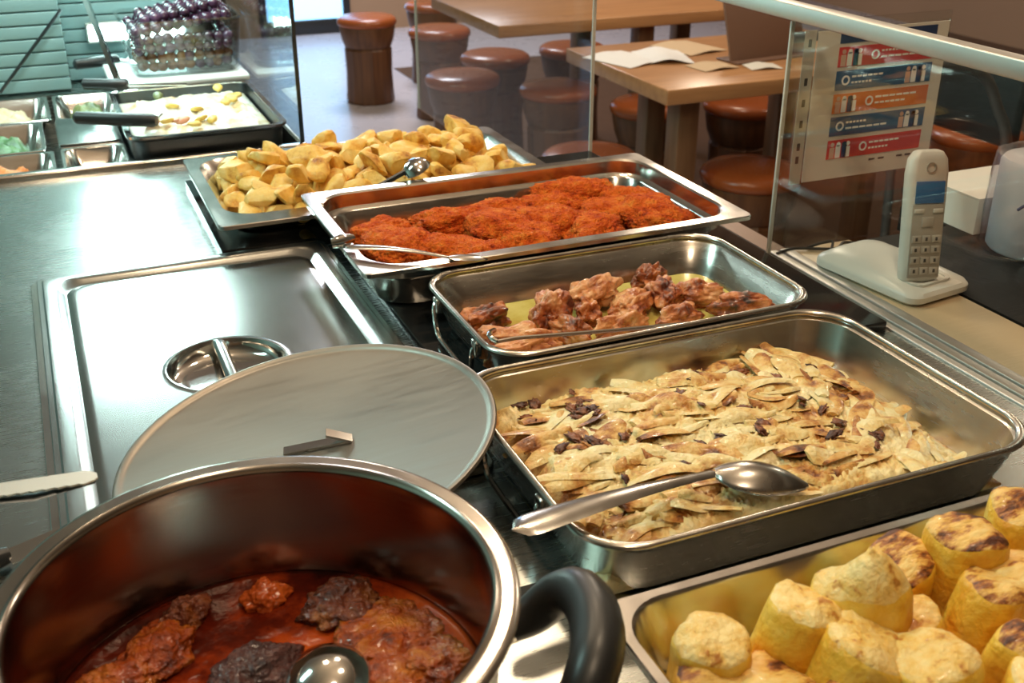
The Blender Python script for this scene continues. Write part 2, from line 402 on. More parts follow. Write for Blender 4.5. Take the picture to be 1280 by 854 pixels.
# back wall with a glazed street door in it
DX0, DX1, BY = 1.40, 2.05, 7.35
bm = bmesh.new()
bm_box(bm, -3.0, DX0, BY, BY+0.1, FZ, 1.9); bm_box(bm, DX1, 6.0, BY, BY+0.1, FZ, 1.9); bm_box(bm, DX0, DX1, BY, BY+0.1, 1.3, 1.9)
struct('wall_back', fin(bm, smooth=False), 'wall_paint')
d = struct('door_1', box(DX0, DX1, BY-0.02, BY+0.06, FZ, FZ+0.10, 0.004), 'black_plastic')
link('door_frame', box(DX0, DX0+0.05, BY-0.02, BY+0.06, FZ+0.10, 1.3), 'black_plastic', d)
link('door_frame', box(DX1-0.05, DX1, BY-0.02, BY+0.06, FZ+0.10, 1.3), 'black_plastic', d)
link('pane', box(DX0+0.05, DX1-0.05, BY+0.01, BY+0.03, FZ+0.10, 1.3), 'daylight_pane', d)

# ------------------------------------------------------------------ serving counter
ct = thing('serving_counter', 'stainless steel serving counter with black glass hotplates and a beige ledge', 'counter', (0, 0, FZ))
def cpart(name, me, mat): return link(name, me, mat, ct, loc=(0, 0, -FZ))
def prism(pts, z0, z1):
    bm = bmesh.new(); lo = [bm.verts.new((x, y, z0)) for x, y in pts]; hi = [bm.verts.new((x, y, z1)) for x, y in pts]
    bm.faces.new(lo); bm.faces.new(hi)
    for k in range(len(pts)): bm.faces.new((lo[k], lo[(k+1) % len(pts)], hi[(k+1) % len(pts)], hi[k]))
    return fin(bm, smooth=False)
def grid_plate(xs, ys, keep, z0, z1):
    """one plate made of grid cells, with the openings left out"""
    bm = bmesh.new(); V = {}
    def v(i, j, t):
        if (i, j, t) not in V: V[(i, j, t)] = bm.verts.new((xs[i], ys[j], z1 if t else z0))
        return V[(i, j, t)]
    K = {(i, j) for i in range(len(xs)-1) for j in range(len(ys)-1) if keep((xs[i]+xs[i+1])/2, (ys[j]+ys[j+1])/2)}
    for i, j in K:
        for t in (0, 1): bm.faces.new((v(i, j, t), v(i+1, j, t), v(i+1, j+1, t), v(i, j+1, t)))
        for (di, dj), (p_, q_) in (((-1, 0), ((i, j), (i, j+1))), ((1, 0), ((i+1, j), (i+1, j+1))), ((0, -1), ((i, j), (i+1, j))), ((0, 1), ((i, j+1), (i+1, j+1)))):
            if (i+di, j+dj) not in K: bm.faces.new((v(*p_, 0), v(*q_, 0), v(*q_, 1), v(*p_, 1)))
    return fin(bm, smooth=False)
cpart('worktop', grid_plate([-0.75, -0.118, 0.232, 0.345, 0.640, 0.795], [-0.95, 0.172, 0.778, 1.050, 1.150, 1.285], lambda x, y: not (-0.118 < x < 0.232 and 0.172 < y < 0.778) and not (x > 0.640 and y > 1.05) and not (x > 0.345 and y > 1.15), -0.04, 0.0), 'counter_steel')
cpart('base_cabinet', box(-0.72, 0.93, -0.92, 1.03, FZ, -0.052), 'counter_front_wood')
cpart('hotplate', prism([(0.108, 0.803), (0.792, 0.803), (0.792, 1.046), (0.636, 1.046), (0.636, 1.146), (0.108, 1.146)], -0.002, 0.012), 'black_glass')
cpart('hotplate', box(0.264, 0.792, 0.262, 0.793, -0.002, 0.012, 0.002), 'black_glass')
cpart('slot', box(0.10, 0.24, -0.045, -0.010, -0.001, 0.0012), 'black_gap')
cpart('end_strip', box(-0.75, 0.345, 1.286, 1.305, -0.05, 0.012, 0.004), 'pan_steel')
# glass channel on the customer side: three ridges with two dark grooves
for i, (a, b_) in enumerate(((0.7955, 0.806), (0.811, 0.8245), (0.8295, 0.846))):
    cpart('channel_rail', box(a, b_, -0.95, 0.53, -0.04, 0.003, 0.0015), 'aluminium')
cpart('channel_bed', box(0.7955, 0.846, -0.95, 0.53, -0.05, -0.012), 'black_gap')
cpart('channel_strip', box(0.7955, 0.812, 0.531, 1.05, -0.04, 0.001, 0.001), 'black_plastic')
cpart('ledge', box(0.8465, 0.950, -0.95, 0.53, -0.035, 0.0, 0.002), 'ledge_beige')

# ------------------------------------------------------------------ pans
def gn_pan(name, label, x0, x1, y0, y1, rim, depth, mat='pan_steel', fl=0.016, near_fl=None, cr=0.010, icr=0.045, step=True, group=None):
    """flanged pan: flat flange with nearly square corners, drawn well with round corners, stacking step"""
    nf = near_fl if near_fl else fl
    cx, cy = (x0+x1)/2, (y0+y1)/2
    hw, hd = (x1-x0)/2, (y1-y0)/2
    iy0, iy1 = y0+nf, y1-fl
    icy, ihd = (iy0+iy1)/2-cy, (iy1-iy0)/2
    ihw = hw-fl
    zb = -depth; th = 0.0012
    def ring(ins, z, r, off=0):
        return rring(0, icy, ihw-ins, ihd-ins, r, z)
    rings = [rring(0, 0, hw, hd, cr, -0.006), rring(0, 0, hw, hd, cr, -0.001), rring(0, 0, hw-0.001, hd-0.001, cr, 0.0)]
    rings += [ring(-0.002, 0.0, icr+0.002), ring(0.001, -0.0025, icr)]
    if step: rings += [ring(0.002, -0.020, icr), ring(0.008, -0.0235, icr-0.003), ring(0.010, -0.026, icr-0.004)]
    rings += [ring(0.016, zb+0.012, icr-0.004), ring(0.019, zb+0.004, icr-0.006), ring(0.027, zb+th, icr-0.012)]
    inner_end = len(rings)
    rings += [ring(0.027, zb, icr-0.012), ring(0.017, zb+0.003, icr-0.006), ring(0.0145, zb+0.012, icr-0.004)]
    if step: rings += [ring(0.0085, -0.0265, icr-0.004), ring(0.0065, -0.024, icr-0.003), ring(0.0005, -0.0205, icr)]
    rings += [ring(-0.001, -0.0035, icr+0.001), rring(0, 0, hw-0.002, hd-0.002, cr, -0.0015), rring(0, 0, hw-0.0015, hd-0.0015, cr, -0.006)]
    bm = bmesh.new()
    loft(rings, closed=True, bm=bm)
    bm.verts.ensure_lookup_table()
    n = len(rings[0])
    for k in (inner_end-1, inner_end):
        vs = [bm.verts[k*n+i] for i in range(n)]
        bm.faces.new(vs)
    # the two caps close the floor; drop the strip between them
    kill = [f for f in bm.faces if len(f.verts) == 4 and all((inner_end-1)*n <= v.index < (inner_end+1)*n for v in f.verts)]
    bmesh.ops.delete(bm, geom=kill, context='FACES_ONLY')
    o = link(name, fin(bm, ang=35), mat, None, (cx, cy, rim))
    return tag(o, label, 'pan', group)
def bead_pan(name, label, x0, x1, y0, y1, rim, depth, r=0.05, mat='tray_steel', bead=0.0035, taper=0.016, handles=()):
    """roasting pan with rolled bead rim, round corners and folding wire handles"""
    cx, cy = (x0+x1)/2, (y0+y1)/2; hw, hd = (x1-x0)/2, (y1-y0)/2
    t = thing(name, label, 'pan', (cx, cy, rim))
    zb = -depth; th = 0.0014; q = lambda ins, z, rr: rring(0, 0, hw-ins, hd-ins, rr, z, 10)
    rings = []
    for a in range(0, 300, 30):      # bead
        rings.append(q(bead-bead*math.cos(R(a)), bead*0.0-bead+bead*math.sin(R(a)), r))
    b0 = 2*bead
    rings += [q(b0+0.001, -0.010, r-0.002), q(b0+taper*0.7, zb+0.014, r-0.006), q(b0+taper, zb+0.005, r-0.010), q(b0+taper+0.010, zb+th, r-0.018)]
    ie = len(rings)
    rings += [q(b0+taper+0.010, zb, r-0.018), q(b0+taper-0.002, zb+0.004, r-0.010), q(b0+taper*0.7-th, zb+0.014, r-0.006), q(b0-0.001, -0.012, r-0.002)]
    bm = bmesh.new(); loft(rings, closed=True, bm=bm); bm.verts.ensure_lookup_table(); n = len(rings[0])
    for k in (ie-1, ie): bm.faces.new([bm.verts[k*n+i] for i in range(n)])
    kill = [f for f in bm.faces if len(f.verts) == 4 and all((ie-1)*n <= v.index < (ie+1)*n for v in f.verts)]
    bmesh.ops.delete(bm, geom=kill, context='FACES_ONLY')
    link('body', fin(bm, ang=40), mat, t)
    for s in handles:               # wire bail folded down against the end wall
        xx = s*(hw-0.002)
        p = spline([(xx-s*0.006, 0.060, -0.014), (xx+s*0.004, 0.060, -0.016), (xx+s*0.004, 0.052, -0.045), (xx+s*0.003, 0.030, -0.052), (xx+s*0.003, -0.030, -0.052), (xx+s*0.004, -0.052, -0.045), (xx+s*0.004, -0.060, -0.016), (xx-s*0.006, -0.060, -0.014)], 5)
        h = link('handle', fin(tube(p, 0.0028, 8)), 'polished_steel', t)
        for yy in (-0.060, 0.060):
            link('lug', box(xx-0.004, xx+0.004, yy-0.007, yy+0.007, -0.024, -0.006, 0.002), 'pan_steel', h)
    return t
HP = 0.012
gn_pan('serving_pan', 'flanged steel pan heaped with golden potato chunks', 0.108, 0.640, 0.800, 1.150, 0.047, 0.0345, near_fl=0.040, fl=0.020, step=False)
gn_pan('serving_pan', 'flanged steel pan holding red tomato-crumbed lumps', 0.2226, 0.7526, 0.490, 0.811, 0.076, 0.064, fl=0.018)
bead_pan('roasting_pan', 'round-cornered steel pan holding roasted chicken pieces', 0.287, 0.680, 0.245, 0.489, 0.068, 0.056, 0.045, handles=(-1,))
bead_pan('roasting_pan', 'round-cornered steel pan holding fennel gratin with a spoon across it', 0.234, 0.684, -0.074, 0.246, 0.062, 0.062, 0.052, handles=(-1,))
gn_pan('serving_pan', 'flanged steel pan of thick yellow omelette rounds', 0.212, 0.742, -0.440, -0.119, 0.062, 0.062, fl=0.010, icr=0.035, step=False)

# well pan with its recessed lid
LX0, LX1, LY0, LY1 = -0.129, 0.246, 0.160, 0.790
o = gn_pan('well_pan', 'shallow steel pan set in the worktop beneath a flat recessed lid', LX0-0.008, LX1+0.004, LY0-0.004, LY1+0.004, 0.0075, 0.045, fl=0.022, step=False)
lid = thing('pan_lid', 'flat rectangular steel lid with round recessed grip', 'lid', ((LX0+LX1)/2, (LY0+LY1)/2, 0.0095))
hw, hd = (LX1-LX0)/2, (LY1-LY0)/2
RC = Vector((0.055-(LX0+LX1)/2, 0.458-(LY0+LY1)/2)); RR = 0.066
bm = bmesh.new()
def q(ins, z, r):
    base = rring(0, 0, hw-ins, hd-ins, r, z, 8); out = []
    for i, p_ in enumerate(base):
        out.append(p_)
        if i % 9 == 8:
            nx_ = base[(i+1) % len(base)]
            out += [tuple(p_[c]+(nx_[c]-p_[c])*k/14 for c in range(3)) for k in range(1, 14)]
    return out
rings = [q(0.0, -0.002, 0.012), q(0.0, 0.003, 0.012), q(0.001, 0.004, 0.012), q(0.006, 0.004, 0.012), q(0.008, 0.0055, 0.012), q(0.020, 0.0055, 0.014), q(0.024, 0.004, 0.030), q(0.029, 0.0005, 0.032), q(0.033, -0.0005, 0.030), q(0.037, 0.0005, 0.028), q(0.041, 0.0012, 0.026), q(0.044, 0.0012, 0.024)]
vr = [[bm.verts.new(p) for p in r] for r in rings]
n = len(vr[0])
for a, b_ in zip(vr, vr[1:]):
    for j in range(n): bm.faces.new((a[j], a[(j+1) % n], b_[(j+1) % n], b_[j]))
# join last ring to circle of the recess
inn = vr[-1]
def circ(r, z):
    out = []
    for v in inn:
        a = math.atan2(v.co.y-RC.y, v.co.x-RC.x); out.append(bm.verts.new((RC.x+r*math.cos(a), RC.y+r*math.sin(a), z)))
    return out
prev = inn
fr = []
for r, z in ((RR+0.006, 0.0012), (RR+0.003, 0.0012), (RR, 0.0022), (RR-0.002, 0.002), (RR-0.004, -0.002)):
    c = circ(r, z)
    for j in range(n): bm.faces.new((prev[j], prev[(j+1) % n], c[(j+1) % n], c[j]))
    prev = c
link('panel', fin(bm, ang=22), 'lid_steel', lid)
o = link('grip_dish', fin(lathe([(RR-0.0035, -0.001), (RR-0.006, -0.010), (RR-0.012, -0.0145), (RR-0.024, -0.0165), (0, -0.017)], 48), ang=60), 'polished_steel', lid, (RC.x, RC.y, 0))
link('grip_bar', fin(tube([(0, 0.061, -0.001), (0, 0.057, 0.0005), (0, 0.045, 0.001), (0, -0.045, 0.001), (0, -0.057, 0.0005), (0, -0.061, -0.001)], 0.0075, 12, flat=0.6)), 'lid_steel', o)

# ------------------------------------------------------------------ stew pot
PC = Vector((-0.0127, -0.102, 0.0)); PH = 0.130
pot = thing('stew_pot', 'round steel pot of red meat stew with black side handle', 'pot', PC)
ro, ri = 0.1605, 0.1435
prof = [(0, 0.0), (ri-0.012, 0.0), (ri-0.002, 0.004), (ri+0.003, 0.014), (ri+0.003, PH-0.016), (ri+0.008, PH-0.012), (ro-0.001, PH-0.006), (ro, PH-0.003), (ro-0.002, PH-0.0008), (ro-0.005, PH), (ri+0.006, PH-0.0015), (ri+0.0045, PH-0.001), (ri+0.002, PH+0.0005), (ri, PH-0.001), (ri-0.001, PH-0.004), (ri+0.0015, PH-0.006), (ri+0.0015, 0.014), (ri-0.004, 0.005), (ri-0.016, 0.002), (0, 0.002)]
link('body', fin(lathe(prof, 96), ang=40), 'pot_steel', pot)
link('inner_wall', fin(lathe([(ri-0.0002, PH-0.0055), (ri-0.0008, PH-0.012), (ri-0.0008, 0.014), (ri-0.006, 0.006), (ri-0.018, 0.003), (0, 0.003)], 96), ang=40, recalc=True), 'pot_inside_shaded', pot)
ha = math.atan2(-0.172+0.102, 0.190+0.0127)          # heading of the handle
def pol(r, t, z): return (r*math.cos(ha)-t*math.sin(ha), r*math.sin(ha)+t*math.cos(ha), z)
p = spline([pol(0.150, 0.050, 0.052), pol(0.172, 0.054, 0.058), pol(0.190, 0.052, 0.076), pol(0.202, 0.036, 0.090), pol(0.208, 0.012, 0.094), pol(0.208, -0.012, 0.094), pol(0.202, -0.036, 0.090), pol(0.190, -0.052, 0.076), pol(0.172, -0.054, 0.058), pol(0.150, -0.050, 0.052)], 6)
rad = [0.0120+0.0055*math.sin(math.pi*i/(len(p)-1)) for i in range(len(p))]
h = link('handle', fin(tube(p, rad, 14)), 'black_plastic', pot)
for tt in (0.052, -0.052):
    bb = Matrix.Rotation(ha, 4, 'Z')
    link('bracket', fin(tube([pol(0.1455, tt, 0.050), pol(0.160, tt, 0.054)], 0.014, 12)), 'pot_steel', h)

# ------------------------------------------------------------------ round lid leaning on the gratin pan
nz = Vector((-0.150, 0.014, 1)).normalized()
dl = thing('round_lid', 'scratched dull grey round pot lid with thin raised edge', 'lid', (0.086, 0.206, 0.0440))
dl.rotation_euler = nz.to_track_quat('Z', 'Y').to_euler()
rl = 0.173
link('plate', fin(lathe([(0, 0.0), (rl-0.010, 0.0), (rl-0.007, 0.0012), (rl-0.004, 0.0035), (rl-0.001, 0.0030), (rl, 0.001), (rl-0.001, -0.001), (rl-0.004, -0.002), (rl-0.010, -0.0015), (0, -0.0015)], 96), ang=50), 'disc_steel', dl)
bm = bmesh.new()
bm_box(bm, -0.030, 0.030, -0.006, 0.006, 0.0003, 0.003)
bm_box(bm, -0.030, -0.006, -0.006, 0.006, 0.0, 0.0025, mtx=Matrix.Translation((-0.002, 0, 0.003)) @ Matrix.Rotation(R(-24), 4, 'Y'))
bm_box(bm, 0.006, 0.030, -0.006, 0.006, 0.0, 0.0025, mtx=Matrix.Translation((0.004, 0, 0.014)) @ Matrix.Rotation(R(28), 4, 'Y'))
dm = Matrix.LocRotScale(dl.location, dl.rotation_euler, None).inverted()
pb = dm @ atz(398, 562, 0.042); pb.z = 0.0
pe = dm @ atz(440, 554, 0.046)
link('handle_bracket', fin(bm, smooth=False), 'polished_steel', dl, pb, (0, 0, math.atan2(pe.y-pb.y, pe.x-pb.x)))

# ------------------------------------------------------------------ glass guard
RX = 0.80
gr = thing('glass_guard', 'clear glass sneeze guard standing in the channel under a grey rail', 'glass guard', (RX+0.01, -0.2, 0))
def gp(name, me, mat): return link(name, me, mat, gr, loc=(-(RX+0.01), 0.2, 0))
gp('pane', box(0.806, 0.811, -0.94, 0.524, -0.010, 0.318), 'guard_glass')
gp('pane_edge', box(0.8055, 0.8115, 0.5242, 0.5278, -0.010, 0.318, 0.0008), 'glass_edge')
gp('top_rail', box(0.796, 0.818, -0.95, 2.08, 0.3182, 0.3385, 0.002), 'aluminium')
g2 = thing('glass_divider', 'short clear glass divider carrying a paper notice, at the end of the beige ledge', 'glass divider', (0.95, 0.532, 0))
link('pane', box(-0.133, 0.122, -0.0025, 0.0025, 0.0005, 0.312), 'guard_glass', g2)
g3 = thing('hanging_glass', 'clear glass panel hanging from the grey rail beyond the potato pan', 'glass guard', (0.807, 1.56, -0.14))
link('pane', box(-0.0025, 0.0025, -0.485, 0.485, 0.0, 0.452), 'guard_glass', g3)
link('pane_edge', box(-0.003, 0.003, -0.488, -0.4853, 0.0, 0.452), 'glass_edge', g3)
link('pane_edge', box(-0.003, 0.003, 0.4853, 0.488, 0.0, 0.452), 'glass_edge', g3)

# notice in a plastic sleeve
ns = thing('paper_notice', 'white paper notice with red and blue banner strips in punched plastic sleeve', 'notice', (0.950, 0.5285, 0.095))
link('sheet', box(-0.098, 0.118, -0.0008, -0.0002, 0.002, 0.204), 'paper_white', ns)
sl = link('sleeve', box(-0.120, 0.120, -0.0016, -0.0010, 0.0, 0.207), 'sleeve_film', ns)
link('binding_strip', box(-0.119, -0.101, -0.0009, -0.0003, 0.001, 0.206), 'card_white', ns)
for zz in (0.035, 0.053, 0.084, 0.112, 0.140, 0.190):
    link('punch_hole', box(-0.1125, -0.1075, -0.0012, -0.00095, zz-0.005, zz+0.005), 'key_print', sl)
strips = [('print_red', 0.030), ('print_blue', 0.062), ('print_orange', 0.093), ('print_blue', 0.124), ('print_red', 0.155), ('print_navy', 0.186)]
for i, (mname, z0) in enumerate(strips):
    x0, x1, hh = -0.062, 0.098, (0.026 if i < 5 else 0.014)
    s = link('banner_strip', box(x0, x1, -0.0014, -0.0009, z0, z0+hh), mname, ns)
    if i % 2 == 0:
        ix, cxx = x0+0.018, x0+0.060
    else:
        ix, cxx = x1-0.030, x0+0.016
    if i == 5: continue
    # little picture of two figures, a round emblem and lines of small print
    for k, (dx, mm) in enumerate(((-0.010, 'print_skin'), (0.0, 'paper_bright'), (0.010, 'print_navy'), (0.016, 'paper_white'))):
        link('figure_print', box(ix+dx-0.004, ix+dx+0.004, -0.0019, -0.0014, z0+0.001, z0+0.016+0.003*((k*7) % 3)), mm, s)
        link('figure_print', fin(lathe([(0, -0.0003), (0.0032, -0.0003), (0.0032, 0.0003), (0, 0.0003)], 12)), mm, s, (ix+dx, -0.0016, z0+0.020), (R(90), 0, 0))
    link('emblem', fin(lathe([(0.0042, -0.0003), (0.0066, -0.0003), (0.0066, 0.0003), (0.0042, 0.0003)], 20, True)), 'paper_bright', s, (cxx, -0.0017, z0+0.013), (R(90), 0, 0))
    for k in range(2):
        zz = z0+0.008+0.008*k; xs = cxx+0.010
        for j in range(6):
            wd = 0.004+0.003*((i*5+j*3+k) % 3)
            if xs+wd > (x1-0.004 if i % 2 == 0 else ix-0.018): break
            link('small_print', box(xs, xs+wd, -0.0017, -0.0013, zz, zz+0.0026), 'paper_white', s); xs += wd+0.0018
for k, xs in enumerate((0.012, 0.028, 0.060, 0.075)):
    link('footer_print', box(xs, xs+0.010, -0.0014, -0.0009, 0.021, 0.0235), 'key_print', ns)

# ------------------------------------------------------------------ telephone
ph = thing('telephone', 'white cordless telephone charging cradle with cord on the beige ledge', 'telephone', (0.904, 0.390, 0.0), (0, 0, R(8)))
rings = [rring(0, 0, 0.050, 0.082, 0.016, 0.0005), rring(0, 0, 0.056, 0.088, 0.020, 0.005), rring(0, 0, 0.056, 0.088, 0.020, 0.012), rring(0, 0.001, 0.053, 0.085, 0.019, 0.0165), rring(0.004, 0.030, 0.042, 0.046, 0.022, 0.024), rring(0.008, 0.036, 0.028, 0.030, 0.020, 0.027)]
cr = link('cradle', fin(loft(rings), ang=40), 'white_plastic', ph)
link('cradle_foot', fin(loft([rring(0, 0, 0.043, 0.079, 0.03, 0.0), rring(0, 0, 0.043, 0.079, 0.03, 0.002)])), 'phone_grey', cr)
link('handset_socket', fin(loft([rring(0.0, -0.053, 0.032, 0.019, 0.014, 0.015), rring(0.0, -0.053, 0.033, 0.020, 0.014, 0.0215), rring(0.0, -0.053, 0.0265, 0.0155, 0.010, 0.0215), rring(0.0, -0.053, 0.0265, 0.0155, 0.010, 0.0165)])), 'white_plastic', cr)
hs = thing('cordless_handset', 'cream cordless handset with blue screen upright in its cradle', 'handset', (0.899, 0.336, 0.0190), (R(-9), 0, R(-16)))
hs.scale = (1.06, 1.06, 1.08)
def hring(z, w_, d_, off): return rring(0, off, w_, d_, min(w_, d_)*0.75, z)
link('shell', fin(loft([hring(0.0, 0.019, 0.008, 0), hring(0.003, 0.0225, 0.0105, 0), hring(0.02, 0.0235, 0.012, 0), hring(0.08, 0.0240, 0.012, 0), hring(0.125, 0.0245, 0.0115, 0), hring(0.142, 0.0225, 0.0105, 0), hring(0.150, 0.0170, 0.008, 0), hring(0.152, 0.012, 0.005, 0)]), ang=60), 'phone_white', hs)
fp = link('face_plate', box(-0.0195, 0.0195, -0.0132, -0.0115, 0.006, 0.092, 0.0006), 'phone_grey', hs)
link('screen', box(-0.0175, 0.0175, -0.0140, -0.0125, 0.093, 0.118, 0.0005), 'phone_screen', hs)
link('earpiece', fin(lathe([(0.0048, -0.0006), (0.0062, -0.0006), (0.0062, 0.0006), (0.0048, 0.0006)], 24, True)), 'phone_grey', hs, (0, -0.0118, 0.133), (R(90), 0, 0))
for r_ in range(4):
    for c_ in range(3):
        zc = 0.014+0.0125*r_; xc = (c_-1)*0.0122
        k = link('key', box(xc-0.0052, xc+0.0052, -0.0143, -0.013, zc-0.0042, zc+0.0042, 0.0005), 'phone_key', fp)
        link('key_print', box(xc-0.0014, xc+0.0014, -0.0146, -0.0142, zc-0.002, zc+0.002), 'key_print', k)
for xc in (-0.0115, 0.0115): link('soft_key', box(xc-0.006, xc+0.006, -0.0143, -0.013, 0.0815, 0.0865, 0.0006), 'phone_white', fp)
link('navigation_key', box(-0.0075, 0.0075, -0.0146, -0.013, 0.0655, 0.0775, 0.0012), 'phone_key', fp)
cb = []
for pts in ([(0.815, 0.515), (0.85, 0.522), (0.90, 0.50), (0.93, 0.515), (0.945, 0.49), (0.925, 0.455), (0.905, 0.489)],):
    cb = spline([(x, y, 0.0035) for x, y in pts], 8)
pinv = Matrix.LocRotScale(ph.location, ph.rotation_euler, None).inverted()
link('cord', fin(tube([pinv@Vector(p_) for p_ in cb], 0.0022, 8)), 'cable_black', ph)
link('cord', fin(tube([pinv@p_ for p_ in spline([(0.87, 0.520, 0.003), (0.905, 0.515, 0.009), (0.895, 0.50, 0.004), (0.882, 0.488, 0.004)], 8)], 0.002, 8)), 'cable_black', ph)

# ------------------------------------------------------------------ dark stand, white box and bagged roll beside the phone
st = thing('equipment_stand', 'black equipment stand beside the beige ledge', 'stand', (1.22, 0.10, FZ))
link('top', prism([(-0.265, -0.60), (0.30, -0.60), (0.30, 0.52), (-0.10, 0.52), (-0.10, 0.42), (-0.265, 0.42)], 0.86, 0.90), 'black_matt', st)
link('cabinet', box(-0.245, 0.28, -0.58, 0.40, 0.0, 0.859, 0.004), 'black_gap', st)
wb = thing('white_box', 'low white cardboard box with open top on black stand', 'box', (1.245, 0.533, 0.0))
t_ = 0.004
link('tray', box(-0.12, 0.12, -0.060, 0.060, 0.0005, 0.006), 'card_white', wb)
for a in ((-0.12, 0.12, -0.060, -0.056), (-0.12, 0.12, 0.056, 0.060)): link('side_panel', box(a[0], a[1], a[2], a[3], 0.006, 0.052), 'card_white', wb)
for a in ((-0.12, -0.116), (0.116, 0.12)): link('end_panel', box(a[0], a[1], -0.056, 0.056, 0.006, 0.052), 'card_white', wb)
link('top_flap', box(-0.120, 0.05, -0.060, 0.060, 0.0525, 0.0545), 'card_white', wb)
br = thing('bagged_roll', 'white paper roll in crumpled clear plastic bag beside white box', 'paper roll', (1.160, 0.398, 0.0))
link('roll', fin(lathe([(0.012, 0.001), (0.058, 0.001), (0.062, 0.006), (0.062, 0.124), (0.058, 0.130), (0.012, 0.130), (0.012, 0.001)], 48), ang=50), 'paper_bright', br)
bm = lathe([(0.066, 0.0), (0.069, 0.02), (0.070, 0.06), (0.069, 0.11), (0.066, 0.135), (0.050, 0.142), (0.02, 0.146), (0.0, 0.147)], 40)
for v in bm.verts:
    k = noise.noise(v.co*38)*0.006+noise.noise(v.co*90)*0.003
    v.co += Vector((v.co.x, v.co.y, 0)).normalized()*abs(k) if v.co.xy.length > 0.01 else Vector((0, 0, k))
bag = link('bag', fin(bm, ang=20), 'bag_film', br)
pts = [(-0.0755*math.cos(a+0.35)-0.0, -0.0755*math.sin(a+0.35), 0.075+0.014*math.sin(6*a)) for a in [i*0.05 for i in range(14)]]
link('swirl_mark', fin(tube(pts, 0.0022, 6)), 'print_navy', bag)

# ------------------------------------------------------------------ second, chilled station
s2 = thing('chilled_station', 'teal lit chilled salad station beyond the counter end', 'salad bar', (0, 1.7, FZ))
def sp(name, me, mat): return link(name, me, mat, s2, loc=(0, -1.7, -FZ))
sp('cabinet', box(-0.75, 0.335, 1.31, 2.05, FZ, -0.075), 'dark_steel')
sp('well_floor', box(-0.75, 0.335, 1.31, 2.05, -0.074, -0.062), 'counter_steel')
sp('side_wall', box(0.3355, 0.345, 1.307, 2.05, FZ, 0.004, 0.001), 'pan_steel')
sp('rear_wall', box(-0.75, 0.335, 1.925, 2.05, -0.062, -0.001), 'counter_steel')
gl = thing('case_glass', 'upright glass end pane with dark edge beside the chilled station', 'glass pane', (0.340, 1.68, 0.0045))
link('pane', box(-0.0025, 0.0025, -0.368, 0.368, 0, 0.62), 'case_glass', gl)
link('pane_edge', box(-0.0035, 0.0035, -0.373, -0.3685, 0, 0.62), 'glass_edge_dark', gl)
# slatted teal panel behind it
wp = struct('wall_slatted', box(-0.80, -0.022, 1.962, 2.040, 0.0, 0.62), 'slat_teal')
for i in range(22): link('slat', box(-0.80, -0.020, 1.950, 1.9615, 0.004+0.028*i, 0.029+0.028*i, 0.002), 'slat_teal', wp)
wp2 = struct('wall_slatted', box(-0.018, 0.34, 2.056, 2.10, -0.02, 0.62), 'slat_teal')
for i in range(22): link('slat', box(-0.018, 0.34, 2.038, 2.0495, 0.004+0.028*i, 0.029+0.028*i, 0.002), 'slat_teal', wp2)
tag(link('hanging_rod', fin(tube([aty(0, 116, 1.93), aty(76, 12, 1.93)], 0.0035, 8)), 'dark_steel'), 'thin rod leaning across the slatted teal panel', 'rod')

def small_pan(label, x0, x1, y0, y1, rim, depth=0.05):
    return gn_pan('salad_pan', label, x0, x1, y0, y1, rim, depth, fl=0.008, cr=0.008, icr=0.02, step=False)
def heap(name, label, cat, x0, x1, y0, y1, z0, hgt, mat, seed, nx=26, ny=26, amp=0.012, fr=60):
    """uncountable food: heightfield heap with a flat underside"""
    bm = bmesh.new(); g = []
    for i in range(nx+1):
        row = []
        for j in range(ny+1):
            u, v = i/nx, j/ny
            x, y = x0+(x1-x0)*u, y0+(y1-y0)*v
            e = min(1, 8*min(u, 1-u, v, 1-v))
            z = z0+e*(hgt*(0.6+0.4*math.sin(math.pi*u)*math.sin(math.pi*v))+amp*noise.noise(Vector((x*fr, y*fr, seed)))+amp*0.5*noise.noise(Vector((x*fr*2.7, y*fr*2.7, seed+9))))
            row.append(bm.verts.new((x, y, max(z, z0+0.0005))))
        g.append(row)
    for i in range(nx):
        for j in range(ny): bm.faces.new((g[i][j], g[i+1][j], g[i+1][j+1], g[i][j+1]))
    ring = [g[i][0] for i in range(nx+1)]+[g[nx][j] for j in range(1, ny+1)]+[g[i][ny] for i in range(nx-1, -1, -1)]+[g[0][j] for j in range(ny-1, 0, -1)]
    low = [bm.verts.new((v.co.x, v.co.y, z0-0.001)) for v in ring]
    for k in range(len(ring)): bm.faces.new((ring[k], low[k], low[(k+1) % len(low)], ring[(k+1) % len(ring)]))
    bm.faces.new(low)
    return tag(link(name, fin(bm, ang=180), mat), label, cat, kind='stuff')
SPN = [  # x0,x1,y0,y1, label of the pan, food
    (-0.300, -0.074, 1.700, 1.915, 'small steel pan of pale shredded salad in chilled station', ('shredded_salad', 'pale shredded salad in small steel pan', 'pale_shreds')),
    (-0.300, -0.092, 1.470, 1.692, 'small steel pan of green leaves in chilled station', ('leaf_salad', 'chopped green leaves in small steel pan', 'green_leaf')),
    (-0.300, -0.080, 1.314, 1.462, 'small steel pan of orange shreds at the station edge', ('carrot_salad', 'orange shredded salad in small steel pan', 'orange_shreds')),
    (-0.066, 0.066, 1.690, 1.915, 'small steel pan of olive green salad beside shredded salad', ('olive_salad', 'olive green salad in small steel pan', 'olive_green')),
]
for x0, x1, y0, y1, lb, (fn, fl_, fm) in SPN:
    small_pan(lb, x0, x1, y0, y1, 0.0, 0.055)
    heap(fn, fl_, 'salad', x0+0.030, x1-0.030, y0+0.030, y1-0.030, -0.050, 0.048, fm, rnd.random()*50)
